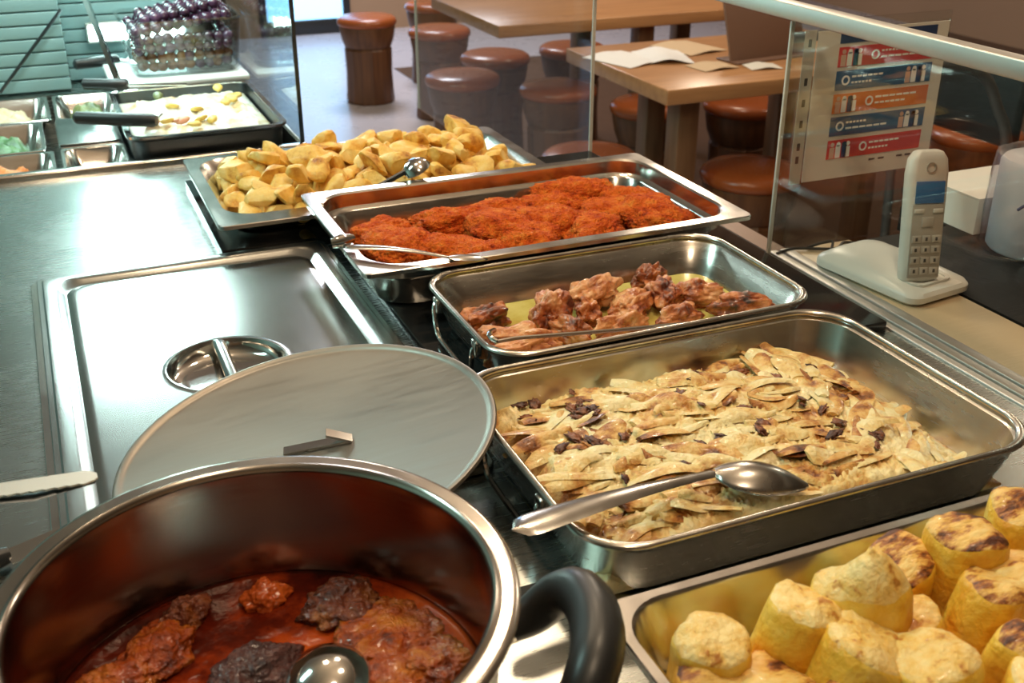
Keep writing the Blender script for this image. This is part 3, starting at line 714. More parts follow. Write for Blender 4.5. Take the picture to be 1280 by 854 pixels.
# covered pan with sheet lid and a two-part pan of dark olives
small_pan('small steel pan of dark olives beside the white salad tray', -0.070, 0.042, 1.314, 1.470, 0.0, 0.055)
fl_o = blob(3, (0.0085, 0.0085, 0.008), 2, 0.1)
fl_o.materials.append(MATS['olive_brown'])
for i in range(24):
    o = link('dark_olive', fl_o, None, None, (-0.036+0.0145*(i % 4)*1.02+rnd.uniform(-.002, .002), 1.347+0.0155*(i//4)+rnd.uniform(-.002, .002), -0.0445), (rnd.random()*6, rnd.random()*6, 0))
    tag(o, 'small dark olive in the steel pan beside the white salad tray', 'olive', 'dark olives in small pan')
o = tag(link('sheet_lid', box(-0.068, 0.040, 1.486, 1.680, 0.0, 0.003, 0.001), 'lid_steel'), 'plain flat steel lid between two small salad pans', 'lid')
small_pan('small steel pan covered by a plain flat lid', -0.070, 0.042, 1.480, 1.686, -0.0012, 0.05)

# white tray of creamy salad
wt = thing('salad_tray', 'deep dark-sided tray of creamy white salad', 'tray', (0.180, 1.510, -0.055))
bm = loft([rring(0, 0, 0.128, 0.180, 0.03, 0.0), rring(0, 0, 0.134, 0.188, 0.03, 0.09), rring(0, 0, 0.140, 0.194, 0.03, 0.094), rring(0, 0, 0.140, 0.194, 0.03, 0.098), rring(0, 0, 0.130, 0.184, 0.028, 0.097), rring(0, 0, 0.126, 0.178, 0.026, 0.02)])
link('body', fin(bm, ang=40), 'dark_steel', wt)
link('rim', fin(loft([rring(0, 0, 0.1405, 0.1945, 0.03, 0.0955), rring(0, 0, 0.1405, 0.1945, 0.03, 0.0995), rring(0, 0, 0.131, 0.185, 0.028, 0.0995), rring(0, 0, 0.131, 0.185, 0.028, 0.0955)], closed=True), ang=40), 'polished_steel', wt)
heap('creamy_salad', 'creamy white salad filling the deep tray', 'salad', 0.056, 0.304, 1.334, 1.686, 0.022, 0.016, 'cream_salad', 4.4, 40, 40, 0.010, 45)
gar = [blob(40+i, (0.014, 0.010, 0.005), 2, 0.3) for i in range(3)]
for m_, nm in zip(gar, ('egg_yellow', 'ham_pink', 'olive_green')): m_.materials.append(MATS[nm])
for i in range(16):
    k = 1 if i % 5 == 0 else (2 if i % 7 == 3 else 0)
    x, y = (rnd.uniform(0.08, 0.16) if k == 1 else rnd.uniform(0.12, 0.28)), (rnd.uniform(1.40, 1.50) if k == 1 else rnd.uniform(1.38, 1.66))
    o = link('salad_garnish', gar[k], None, None, (x, y, 0.044), (rnd.uniform(-.4, .4), rnd.uniform(-.4, .4), rnd.random()*6))
    tag(o, ('yellow egg piece scattered on creamy salad', 'pink ham piece scattered on creamy salad', 'olive green piece scattered on creamy salad')[k], 'garnish', ('egg pieces on creamy salad', 'ham pieces on creamy salad', 'green pieces on creamy salad')[k])

# raised white shelf, glass bowl of olives, leaning frame
sh = thing('display_shelf', 'raised white display shelf under the glass olive bowl', 'shelf', (0.190, 1.86, -0.062))
link('board', box(-0.140, 0.140, -0.130, 0.130, 0.100, 0.112, 0.003), 'bowl_white', sh)
for sx in (-0.11, 0.11):
    for sy in (-0.11, 0.11): link('post', fin(tube([(sx, sy, 0.0), (sx, sy, 0.100)], 0.006, 10)), 'dark_steel', sh)
bl = thing('olive_bowl', 'rectangular clear glass bowl heaped with purple olives', 'bowl', (0.210, 1.86, 0.0502))
bx, by, bh = 0.120, 0.100, 0.112
rings = [rring(0, 0, bx-0.016, by-0.016, 0.03, 0.0), rring(0, 0, bx-0.008, by-0.008, 0.034, 0.008), rring(0, 0, bx, by, 0.03, bh), rring(0, 0, bx+0.003, by+0.003, 0.03, bh+0.002), rring(0, 0, bx-0.004, by-0.004, 0.028, bh), rring(0, 0, bx-0.012, by-0.012, 0.03, 0.010), rring(0, 0, bx-0.020, by-0.020, 0.026, 0.005)]
link('glass_body', fin(loft(rings), ang=50), 'bowl_glass', bl)
link('rim', fin(loft([rring(0, 0, bx+0.004, by+0.004, 0.03, bh-0.001), rring(0, 0, bx+0.004, by+0.004, 0.03, bh+0.003), rring(0, 0, bx-0.002, by-0.002, 0.03, bh+0.003), rring(0, 0, bx-0.002, by-0.002, 0.03, bh-0.001)], closed=True)), 'bowl_glass', bl)
om = [blob(60+i, (0.0125, 0.0115, 0.0115), 2, 0.08) for i in range(4)]
for i, m_ in enumerate(om): m_.materials.append(MATS['olive_brown' if i == 3 else 'olive_purple'])
cnt = 0
for lay in range(6):
    zz = 0.0502+0.020+lay*0.0180
    hx = bx-0.024 + min(lay, 4)*0.002
    hy = by-0.024+min(lay, 4)*0.002
    if lay == 5: hx *= 0.78; hy *= 0.72
    nx_, ny_ = int(2*hx/0.0192), int(2*hy/0.0225)
    for i in range(nx_):
        for j in range(ny_):
            edge = j in (0,) or i in (0, nx_-1) or lay >= 4
            if not edge or cnt >= 290: continue
            k = 3 if (lay < 2 and rnd.random() < 0.8) else rnd.randrange(3)
            o = link('olive', om[k], None, None, (0.210-hx+(i+0.5)*2*hx/nx_+rnd.uniform(-.002, .002), 1.86-hy+(j+0.5)*2*hy/ny_+rnd.uniform(-.002, .002), zz+rnd.uniform(-.003, .003)+(0.030*i/nx_ if lay > 3 else 0)), (rnd.random()*6, rnd.random()*6, 0)); cnt += 1
            tag(o, 'brown olive low in the glass bowl' if k == 3 else 'glossy purple olive heaped in the glass bowl', 'olive', 'brown olives in the glass bowl' if k == 3 else 'purple olives in the glass bowl')
sc = thing('lidded_jar', 'grey rounded jar lying behind the olive bowl', 'jar', (0.285, 1.990, 0.0502))
link('body', fin(lathe([(0, 0), (0.045, 0.0), (0.052, 0.01), (0.052, 0.13), (0.046, 0.145), (0.032, 0.152), (0.032, 0.16), (0, 0.16)], 32), ang=50), 'dark_steel', sc)
link('cap', fin(lathe([(0, 0.1605), (0.036, 0.1605), (0.037, 0.163), (0.037, 0.182), (0.034, 0.186), (0, 0.186)], 32), ang=50), 'chair_grey', sc)
lp = thing('backlit_lamp', 'white backlit lamp panel at the rear of the chilled station', 'lamp', (0.060, 2.020, 0.24))
link('housing', box(-0.068, 0.068, -0.006, 0.012, 0.0, 0.30, 0.003), 'aluminium', lp)
link('diffuser', box(-0.060, 0.060, -0.010, -0.0062, 0.008, 0.292, 0.001), 'case_light', lp)
lt = thing('light_tube', 'slim white light strip behind the olive bowl', 'lamp', (0.16, 2.012, 0.085))
link('housing', box(-0.13, 0.13, 0.002, 0.020, 0.0, 0.045, 0.003), 'aluminium', lt)
link('diffuser', box(-0.125, 0.125, -0.004, 0.0018, 0.006, 0.040, 0.002), 'case_light', lt)
fr_ = thing('leaning_frame', 'pale aluminium frame strip leaning over the chilled station', 'frame', (0.070, 1.705, 0.0))
p0, p1 = Vector((0.070, 1.705, 0.030)), aty(100, -18, 1.92)
link('bar', fin(tube([p0-Vector((0.070, 1.705, 0)), p1-Vector((0.070, 1.705, 0))], 0.007, 4), smooth=False), 'polished_steel', fr_)
link('foot', box(-0.016, 0.016, -0.010, 0.010, -0.0615, 0.034, 0.002), 'aluminium', fr_)

def tool_black(label, a, b_, blade_to):
    """serving tool: black grip from a to b_, steel shank on to blade_to"""
    a, b_, e = Vector(a), Vector(b_), Vector(blade_to)
    t = thing('serving_tool', label, 'serving tool', a)
    d_ = b_-a
    link('grip', fin(tube([Vector((0, 0, 0)), d_*0.04, d_*0.5, d_*0.95, d_], [0.006, 0.0115, 0.012, 0.012, 0.009], 12)), 'black_plastic', t)
    link('shank', fin(tube([d_*0.98, d_+(e-b_)*0.7, e-a], [0.0035, 0.003, 0.003], 8)), 'polished_steel', t)
    return t
tool_black('black gripped serving tool laid over the edge of creamy salad', atz(92, 147, 0.062), atz(196, 151, 0.058), (0.115, 1.45, 0.050))
tool_black('black gripped serving tool beside the far edge of creamy salad', atz(103, 105, 0.060), atz(160, 106, 0.058), (0.19, 1.66, 0.055))
tool_black('black gripped serving tool resting by the leaning frame', atz(92, 81, 0.055), atz(148, 74, 0.055), (0.12, 1.90, 0.054))

# ------------------------------------------------------------------ food: potatoes
pm = []
for i in range(9):
    m_ = chunk(i+1, (0.025+0.004*(i % 3), 0.020+0.003*(i % 2), 0.016))
    m_.materials.append(MATS['roast_potato']); pm.append(m_)
PX0, PX1, PY0, PY1 = 0.148, 0.602, 0.866, 1.112
def add_potato(x, y, z, big=1.0):
    o = link('potato_chunk', rnd.choice(pm), None, None, (x, y, z), (rnd.uniform(-.7, .7), rnd.uniform(-.7, .7), rnd.random()*6.28))
    s_ = rnd.uniform(0.72, 1.08)*big; o.scale = (s_, s_, s_)
    tag(o, 'golden roasted potato chunk in the heaped flanged pan', 'potato', 'potato chunks in the pan')
for lay, (nx_, ny_, zz, ins, keep) in enumerate(((13, 8, 0.032, 0.0, 1.0), (12, 7, 0.052, 0.018, 0.95), (10, 5, 0.070, 0.040, 0.72))):
    for i in range(nx_):
        for j in range(ny_):
            if rnd.random() > keep: continue
            u, v = (i+0.5)/nx_, (j+0.5)/ny_
            x = PX0+ins+(PX1-PX0-2*ins)*u+rnd.uniform(-.010, .010)
            y = PY0+ins*0.7+(PY1-PY0-1.4*ins)*v+rnd.uniform(-.009, .009)
            add_potato(x, y, zz+rnd.uniform(-.006, .006))

# ------------------------------------------------------------------ food: tomato crumbed lumps
tag(link('tomato_oil', fin(loft([rring(0, 0, 0.214, 0.114, 0.03, 0.0), rring(0, 0, 0.218, 0.118, 0.03, 0.006)])), 'tomato_oil', None, (0.4876, 0.6505, 0.0155)), 'thin red oil film under the tomato-crumbed lumps', 'sauce', kind='stuff')
tm = []
for i in range(6):
    m_ = blob(20+i, (0.048+0.006*(i % 3), 0.038+0.004*(i % 2), 0.021), 5, 0.30, 1.6, 0.12, 14.0, flatten=0.75, amp3=0.09)
    m_.materials.append(MATS['tomato_crumb']); tm.append(m_)
for k, (px, py) in enumerate([(478, 284), (500, 305), (560, 277), (555, 303), (622, 263), (625, 288), (690, 252), (690, 276), (745, 287), (755, 262), (800, 248), (812, 268), (600, 312), (660, 298), (720, 240), (850, 270)]):
    c = atz(px, py, 0.050)
    x, y = min(max(c.x, 0.296), 0.672), min(max(c.y, 0.570), 0.735)
    o = link('crumbed_lump', tm[k % 6], None, None, (x, y, 0.0395+0.004*(k % 3)), (0, 0, rnd.random()*6.28))
    s_ = rnd.uniform(0.92, 1.12); o.scale = (s_, s_, s_)
    tag(o, 'coarse red tomato-crumbed lump in flanged steel pan', 'food lump', 'tomato-crumbed lumps')

# ------------------------------------------------------------------ food: chicken
tag(link('pan_juice', fin(loft([rring(0, 0, 0.162, 0.087, 0.025, 0.0), rring(0, 0, 0.168, 0.093, 0.028, 0.008)])), 'pan_juice_green', None, (0.4835, 0.367, 0.0165)), 'yellow green cooking juice under the roasted chicken', 'sauce', kind='stuff')
CH = [(606, 392, 1.0, 0.8, 0, 0.2, 'c'), (648, 418, 1.5, 0.9, 0, -0.5, 's'), (688, 382, 1.05, 0.9, 0.9, 0.8, 's'), (742, 362, 1.25, 1.0, 0.6, 0.2, 's'), (712, 408, 1.0, 0.7, 0, 1.9, 'c'), (812, 342, 0.9, 0.7, 0.2, 0.4, 'c'), (790, 376, 1.1, 0.9, 0, 0.5, 's'), (775, 404, 1.25, 0.6, 0, 0.15, 's'), (850, 392, 1.0, 0.75, 0, 0.2, 'c'), (872, 362, 1.2, 0.8, 0, -0.3, 's'), (925, 378, 1.2, 0.65, 0, -0.45, 'c'), (830, 362, 1.0, 0.8, 0.2, 1.2, 's'), (640, 436, 1.5, 0.6, 0, 0.1, 's'), (735, 384, 0.9, 0.7, 0, 0.9, 'c')]
cm = {}
for i, (px, py, sx, sy, lift, yaw, kd) in enumerate(CH):
    z = 0.037+0.010*lift
    c = atz(px, py, z+0.006)
    x, y = min(max(c.x, 0.338), 0.632), min(max(c.y, 0.292), 0.442)
    key = (i % 7, kd)
    if key not in cm:
        cm[key] = blob(90+i, (0.032, 0.021, 0.016), 5, 0.55, 1.7, 0.16, 5.0, flatten=0.85, amp3=0.06)
        cm[key].materials.append(MATS['roast_chicken' if kd == 'c' else 'chicken_skin'])
    o = link('chicken_piece', cm[key], None, None, (x, y, z), (0.25*lift, -0.2*lift, yaw)); o.scale = (sx*0.88, sy*1.0, 0.95+0.35*lift)
    tag(o, 'dark charred roasted chicken piece in round-cornered pan' if kd == 'c' else 'pale brown roasted chicken piece in round-cornered pan', 'chicken', 'charred chicken pieces' if kd == 'c' else 'pale chicken pieces')
# meat fork across that pan
t = thing('wire_fork', 'thin steel wire fork laid across the chicken pan', 'fork', (0.300, 0.290, 0.072))
link('shaft', fin(tube([(0.0, -0.014, 0.000), (0.02, -0.016, 0.001), (0.13, -0.026, -0.006), (0.25, -0.036, -0.012)], 0.0022, 8)), 'polished_steel', t)
link('hook', fin(tube(spline([(0.0, -0.014, 0.0), (-0.004, -0.006, 0.002), (0.0, 0.008, 0.000), (0.012, 0.024, -0.006)], 5), 0.0028, 8)), 'polished_steel', t)

# ------------------------------------------------------------------ food: fennel gratin
FX0, FX1, FY0, FY1 = 0.256, 0.660, -0.050, 0.220
def fen_h(x, y):
    u, v = (x-FX0)/(FX1-FX0), (y-FY0)/(FY1-FY0)
    h = 0.034+0.012*math.sin(math.pi*min(1, max(0, u*1.15)))*math.sin(math.pi*min(1, max(0, v*0.95+0.05)))
    h += 0.007*noise.noise(Vector((x*16, y*16, 3.3)))
    if u > 0.80: h -= 0.085*(u-0.80)
    if u < 0.15: h += 0.008*(0.15-u)/0.15
    return h
bm = bmesh.new(); g = []; NX, NY = 170, 116
for i in range(NX+1):
    row = []
    for j in range(NY+1):
        x, y = FX0+(FX1-FX0)*i/NX, FY0+(FY1-FY0)*j/NY
        e = min(1, 0.45+9*min(i/NX, 1-i/NX, j/NY, 1-j/NY))
        th = 1.6*noise.noise(Vector((x*8, y*8, 7)))+0.4
        a_, b_ = x*math.cos(th)+y*math.sin(th), -x*math.sin(th)+y*math.cos(th)
        z = fen_h(x, y)*e-0.003+e*(0.008*(0.5-abs(noise.noise(Vector((a_*34, b_*120, 1.0)))))+0.004*noise.noise(Vector((a_*70, b_*210, 5))))
        row.append(bm.verts.new((x, y, max(z, 0.006))))
    g.append(row)
for i in range(NX):
    for j in range(NY): bm.faces.new((g[i][j], g[i+1][j], g[i+1][j+1], g[i][j+1]))
ring = [g[i][0] for i in range(NX+1)]+[g[NX][j] for j in range(1, NY+1)]+[g[i][NY] for i in range(NX-1, -1, -1)]+[g[0][j] for j in range(NY-1, 0, -1)]
low = [bm.verts.new((v.co.x, v.co.y, 0.0035)) for v in ring]
for k in range(len(ring)): bm.faces.new((ring[k], low[k], low[(k+1) % len(low)], ring[(k+1) % len(ring)]))
bm.faces.new(low)
tag(link('fennel_gratin', fin(bm, ang=180), 'fennel'), 'creamy baked fennel mass filling the round-cornered pan', 'gratin', kind='stuff')
def slice_mesh(seed, L, W_, T, bend, curl):
    rr_ = random.Random(seed); bm = bmesh.new(); rows = []
    N = 9
    for i in range(N+1):
        u = i/N; s_ = u*2-1
        wloc = W_*(0.35+0.65*math.sin(math.pi*(0.12+0.80*u)))*(1+0.12*math.sin(7*u+seed))
        cx_ = L*s_/2; cy_ = bend*(s_*s_-0.5)*L; cz_ = curl*(0.5-s_*s_)*L+0.0015*math.sin(5*u+seed)
        row = []
        for (a, b_) in ((-1, 0.0), (-0.55, 0.8), (0, 1.0), (0.55, 0.8), (1, 0.0), (0, -0.7)):
            row.append(bm.verts.new((cx_, cy_+a*wloc/2, cz_+b_*T/2+0.0012*a*math.sin(3*u+seed))))
        rows.append(row)
    for A, B in zip(rows, rows[1:]):
        for k in range(6): bm.faces.new((A[k], A[(k+1) % 6], B[(k+1) % 6], B[k]))
    bm.faces.new(rows[0]); bm.faces.new(rows[-1])
    return fin(bm, ang=50)
fs = []
for i in range(14):
    m_ = slice_mesh(i, 0.030+0.006*(i % 7), 0.011+0.004*(i % 4), 0.0042, 0.12*((i % 5)-2)/2, 0.01+0.025*(i % 3))
    m_.materials.append(MATS['fennel_browned' if i % 3 == 0 else 'fennel']); fs.append(m_)
for k in range(240):
    x, y = rnd.uniform(FX0+0.018, FX1-0.022), rnd.uniform(FY0+0.016, FY1-0.016)
    u = (x-FX0)/(FX1-FX0)
    yaw = 0.5*noise.noise(Vector((x*9, y*9, 7)))*3+rnd.uniform(-.5, .5)+(0.9 if u > 0.7 else 0.0)
    mi = rnd.randrange(14)
    o = link('fennel_slice', fs[mi], None, None, (x, y, fen_h(x, y)+rnd.uniform(-0.003, 0.0022)), (rnd.uniform(-.42, .42), rnd.uniform(-.16, .16), yaw))
    s_ = rnd.uniform(0.8, 1.25); o.scale = (s_, s_, s_)
    b_ = mi % 3 == 0
    tag(o, 'browned strip of baked fennel in the gratin pan' if b_ else 'pale cream strip of baked fennel in the gratin pan', 'fennel', 'browned fennel strips' if b_ else 'pale fennel strips')
chm = [blob(130+i, (0.0075, 0.0040, 0.0010), 3, 0.9, 2.2, 0.5, 5.0) for i in range(4)]
for m_ in chm: m_.materials.append(MATS['char'])
for k in range(46):
    px, py = rnd.choice([(735, 515), (725, 505), (860, 575), (885, 560), (880, 470), (950, 520), (965, 535), (1010, 505), (760, 600), (720, 560), (1050, 540), (1100, 545), (925, 460), (870, 510), (990, 475), (1020, 450), (1130, 505), (648, 510), (800, 560)])
    c = atz(px+rnd.uniform(-22, 22), py+rnd.uniform(-14, 14), 0.042)
    if not (FX0+0.02 < c.x < FX1-0.03 and FY0+0.02 < c.y < FY1-0.015): continue
    o = link('charred_flake', chm[k % 4], None, None, (c.x, c.y, fen_h(c.x, c.y)+0.0030), (rnd.uniform(-.3, .3), rnd.uniform(-.3, .3), rnd.random()*6)); s_ = rnd.uniform(0.6, 1.3); o.scale = (s_, s_, s_)
    tag(o, 'small black charred flake on the fennel gratin', 'charred flake', 'charred flakes on the gratin')

# serving spoon across the gratin, bowl turned down
def spoon(name, label, a, b_, e, hw_=0.011, bw=0.026, bh_=0.012, mat='spoon_steel', up=True):
    """flat handle a -> b_, oval bowl b_ -> e"""
    a, b_, e = Vector(a), Vector(b_), Vector(e)
    t = thing(name, label, 'spoon', a)
    d1 = (b_-a); side = d1.cross(Vector((0, 0, 1))).normalized()
    bm = bmesh.new(); rings = []
    for i in range(25):
        u = i/24; c = d1*u+Vector((0, 0, 0.004*math.sin(math.pi*u)))
        w_ = hw_*(0.75+0.35*math.cos(u*math.pi*0.9))*(math.sqrt(max(0.0, 1-(1-u/0.10)**2)) if u < 0.10 else 1)+0.0004
        rings.append([c+side*w_*a_+Vector((0, 0, h_)) for a_, h_ in ((-1, 0), (-0.7, 0.0016), (0, 0.0022), (0.7, 0.0016), (1, 0), (0, -0.0012))])
    loft(rings, bm=bm)
    link('handle', fin(bm, ang=50), mat, t)
    d2 = (e-b_); Ln = d2.length; dn = d2.normalized(); s2_ = dn.cross(Vector((0, 0, 1))).normalized(); nn = s2_.cross(dn)
    bm = bmesh.new(); rr2 = []
    N = 16
    for th_ in (0.0, -0.0012):
        for i in range(N+1):
            u = i/N; w_ = bw*math.sin(math.pi*min(0.985, 0.06+0.925*u**0.85))**0.7
            row = []
            for j in range(13):
                a_ = (j/12*2-1)
                dome = (1-a_*a_)*bh_*math.sin(math.pi*min(1, 0.08+0.9*u))
                sg = 1 if up else -1
                row.append(bm.verts.new((b_-a)+dn*Ln*u+s2_*w_*a_+nn*(sg*dome+th_)))
            rr2.append(row)
    n2 = N+1
    for base in (0, n2):
        for i in range(N):
            for j in range(12): bm.faces.new((rr2[base+i][j], rr2[base+i][j+1], rr2[base+i+1][j+1], rr2[base+i+1][j]))
    for i in range(N):
        for j in (0, 12): bm.faces.new((rr2[i][j], rr2[i+1][j], rr2[n2+i+1][j], rr2[n2+i][j]))
    for i in (0, N):
        for j in range(12): bm.faces.new((rr2[i][j], rr2[i][j+1], rr2[n2+i][j+1], rr2[n2+i][j]))
    link('bowl', fin(bm, ang=60), mat, t)
    return t
spoon('serving_spoon', 'large steel serving spoon lying across the fennel gratin', atz(640, 664, 0.0725), atz(893, 592, 0.061), atz(1010, 606, 0.050), 0.0125, 0.024, 0.013, 'spoon_steel')
# tomato pan server and potato scoop
t = spoon('serving_spoon', 'flat steel server lying over the near corner of tomato pan', atz(430, 309, 0.0830), atz(560, 322, 0.080), atz(612, 322, 0.072), 0.007, 0.012, 0.003, 'pan_steel')
link('handle_end', fin(tube([(-0.012, 0.012, 0.002), (0.0, 0.010, 0.004), (0.016, 0.016, 0.004)], [0.006, 0.009, 0.005], 12)), 'polished_steel', t)
c = atz(520, 212, 0.083)
t = thing('potato_scoop', 'round steel spoon stuck into the potato chunks', 'spoon', (c.x, c.y, c.z))
link('bowl', fin(lathe([(0, 0.016), (0.010, 0.0145), (0.019, 0.009), (0.0225, 0.0), (0.0215, -0.001), (0.018, 0.008), (0.009, 0.013), (0, 0.0145)], 28), ang=60), 'polished_steel', t, (0, 0, 0), (0, R(-25), 0))
link('shaft', fin(tube([(-0.018, -0.004, 0.0), (-0.05, -0.012, -0.010), (-0.09, -0.022, -0.022)], 0.004, 8)), 'dark_steel', t)

# ------------------------------------------------------------------ food: omelette rounds
tag(link('pan_cream', fin(loft([rring(0, 0, 0.218, 0.118, 0.02, 0.0), rring(0, 0, 0.226, 0.126, 0.02, 0.008)])), 'pan_milk', None, (0.477, -0.2795, 0.002)), 'pale milky liquid under the yellow omelette rounds', 'sauce', kind='stuff')
def round_mesh(seed, r, h, peak=0.0, slant=0.0):
    bm = bmesh.new(); seg = 26; rows = []
    prof_ = [(0.80, 0.0), (0.94, 0.03), (1.0, 0.12), (1.01, 0.4), (1.0, 0.7), (0.985, 0.90), (0.93, 0.975), (0.80, 1.0), (0.5, 1.01), (0.22, 1.0)]
    for (a, z) in prof_:
        row = []
        for i in range(seg):
            t_ = 2*math.pi*i/seg
            rr_ = r*a*(1+0.20*noise.noise(Vector((math.cos(t_)*1.1, math.sin(t_)*1.1, seed*3.1)))+0.07*noise.noise(Vector((math.cos(t_)*3, math.sin(t_)*3, seed+z*3))))
            x, y = rr_*math.cos(t_), rr_*math.sin(t_)*(0.80+0.2*((seed*37) % 10)/10)
            zz = h*z+(slant*x+0.006*noise.noise(Vector((x*35, y*35, seed)))+0.0025*noise.noise(Vector((x*110, y*110, seed))))*z+0.004*max(0, z-0.9)*10*(1-a)
            if peak: zz += peak*max(0, 1-math.hypot(x+r*0.25, y-r*0.1)/(r*0.75))*z
            row.append(bm.verts.new((x, y, zz)))
        rows.append(row)
    for q_, (A, B) in enumerate(zip(rows, rows[1:])):
        for i in range(seg):
            f = bm.faces.new((A[i], A[(i+1) % seg], B[(i+1) % seg], B[i])); f.material_index = 1 if q_ >= 6 else 0
    f = bm.faces.new(rows[-1]); f.material_index = 1
    bm.faces.new(rows[0])
    return fin(bm, ang=75)
OM = [  # px, py of the top's centre, radius, height, kind, peak, slant, tilt
    (890, 782, 0.0279, 0.0629, 't', 0, 0, (0.15, -0.1)), (978, 758, 0.0288, 0.0757, 't', 0, 0, (0.25, 0.05)), (1092, 735, 0.0335, 0.0782, 't', .030, 0, (0.05, 0.1)),
    (1130, 676, 0.0260, 0.0654, 'b', 0, 0, (0.0, 0.3)), (1212, 662, 0.0288, 0.0808, 'b', 0, 0, (0.05, 0)), (1226, 732, 0.0288, 0.0706, 'b', 0, 0, (0.1, 0.2)),
    (1058, 800, 0.0316, 0.0706, 't', 0, .1, (0.25, -0.05)), (1185, 826, 0.0316, 0.0680, 't', 0, 0, (0.12, 0.1)), (1276, 632, 0.0260, 0.0808, 'b', 0, 0, (0, 0)),
    (1278, 790, 0.0288, 0.0654, 'b', 0, 0, (0.1, 0.2)), (885, 842, 0.0279, 0.0501, 'b', 0, 0, (0.1, 0)), (960, 850, 0.0279, 0.0475, 'b', 0, 0, (0.1, -0.1)),
    (1290, 705, 0.0270, 0.0680, 'b', 0, 0, (0, 0.1)), (1160, 764, 0.0205, 0.0552, 't', 0, 0, (0.2, 0)), (1085, 868, 0.0307, 0.0552, 'b', 0, 0, (0.1, 0)),
    (1300, 850, 0.0298, 0.0629, 't', 0, 0, (0.1, 0))]
OL = {0: 'pale omelette round beside the bare milky corner of its pan', 1: 'pale leaning omelette round between the peaked one and the milky corner', 2: 'thick yellow omelette round with a torn raised peak',
      4: 'tall browned omelette round against the pan wall by the gratin pan', 6: 'large pale slanted omelette round in front of the peaked one', 13: 'smallest pale omelette piece tucked beside the peaked round'}
for k, (px, py, r_, h_, kd, pk, sl_, tl) in enumerate(OM):
    zt = 0.012+h_
    c = atz(px, py, zt)
    m_ = round_mesh(k+1, r_, h_, pk, sl_)
    m_.materials.append(MATS['omelette_side']); m_.materials.append(MATS['omelette_browned' if kd == 'b' else 'omelette_top'])
    o = link('omelette_round', m_, None, None, (c.x, c.y, 0.0125), (tl[0], tl[1], k*1.3))
    if k in OL: lb, gp_ = OL[k], None
    elif pk: lb, gp_ = 'thick yellow omelette round with a torn raised peak', None
    elif kd == 'b': lb, gp_ = 'thick yellow omelette round with browned top', 'browned omelette rounds'
    else: lb, gp_ = 'thick pale yellow omelette round with unbrowned top', 'pale omelette rounds'
    tag(o, lb, 'omelette', gp_)

for k in range(9):
    x, y = 0.600+0.054*(k % 2)+0.006*(k % 3), -0.172-0.054*(k//2)
    if k == 8: x, y = 0.575, -0.400
    m_ = round_mesh(60+k, 0.0275, 0.058+0.005*(k % 3)); m_.materials.append(MATS['omelette_side']); m_.materials.append(MATS['omelette_browned'])
    tag(link('omelette_round', m_, None, None, (x, y, 0.0125), (0.06, -0.05, k)), 'thick yellow omelette round with browned top', 'omelette', 'browned omelette rounds')

# ------------------------------------------------------------------ food: stew
bm = bmesh.new()
rows = [[bm.verts.new((0, 0, 0))]]
SR = 0.1420
for i in range(1, 31):
    r_ = SR*i/30
    rows.append([bm.verts.new((r_*math.cos(2*math.pi*k/72), r_*math.sin(2*math.pi*k/72), (0.0012*noise.noise(Vector((r_*math.cos(2*math.pi*k/72)*55, r_*math.sin(2*math.pi*k/72)*55, 2))) if i < 29 else 0))) for k in range(72)])
for k in range(72): bm.faces.new((rows[0][0], rows[1][k], rows[1][(k+1) % 72]))
for A, B in zip(rows[1:], rows[2:]):
    for k in range(72): bm.faces.new((A[k], B[k], B[(k+1) % 72], A[(k+1) % 72]))
lowr = [bm.verts.new((0.126*math.cos(2*math.pi*k/72), 0.126*math.sin(2*math.pi*k/72), -0.030)) for k in range(72)]
for k in range(72): bm.faces.new((rows[-1][k], lowr[k], lowr[(k+1) % 72], rows[-1][(k+1) % 72]))
bm.faces.new(lowr)
SZ = 0.0375
tag(link('stew_sauce', fin(bm, ang=180), 'stew_sauce', None, (PC.x, PC.y, SZ)), 'dark red glossy stew sauce inside the round pot', 'sauce', kind='stuff')
ST = [(430, 748, .030, .024, .011, 'stew_meat', 'brown glistening stew meat chunk near the pot wall', 0.3), (500, 790, .040, .034, .010, 'stew_meat_golden', 'large orange brown stew meat chunk under the ladle side', 0.8), (560, 822, .026, .022, .010, 'stew_meat_golden', 'small orange brown stew meat chunk by the right pot wall', 0.1), (172, 806, .034, .022, .011, 'stew_meat_golden', 'golden brown stew meat chunk in the dark sauce', 0.9), (232, 768, .018, .014, .012, 'stew_meat', 'small pinkish brown stew meat chunk in dark sauce', 0.5), (330, 744, .017, .013, .010, 'carrot', 'orange carrot lump floating near the far pot wall', 0.2), (310, 838, .034, .020, .010, 'stew_meat_dark', 'dark purple grey stew meat chunk beside the ladle', 0.3), (120, 848, .028, .020, .009, 'stew_meat_golden', 'reddish stew meat chunk by the left pot wall', 0.2), (480, 850, .034, .028, .008, 'stew_meat_golden', 'orange stew meat chunk half sunk below ladle', 0.2)]
for k, (px, py, a, b_, c_, mm, lb, yw) in enumerate(ST):
    p_ = atz(px, py, SZ+0.005)
    v_ = Vector((p_.x-PC.x, p_.y-PC.y)); lim = 0.136-max(a, b_)*1.1
    if v_.length > lim: v_ = v_.normalized()*lim
    m_ = blob(200+k, (a, b_, c_+0.003), 5, 0.35, 1.6, 0.14, 5.0, amp3=0.10)
    m_.materials.append(MATS[mm])
    tag(link('carrot_piece' if mm == 'carrot' else 'stew_meat', m_, None, None, (PC.x+v_.x, PC.y+v_.y, SZ+0.0015), (0, 0, yw)), lb, 'carrot' if mm == 'carrot' else 'meat')
c = atz(410, 832, SZ+0.020)
t = thing('ladle', 'steel ladle turned over in the red stew', 'ladle', (c.x, c.y, SZ-0.004))
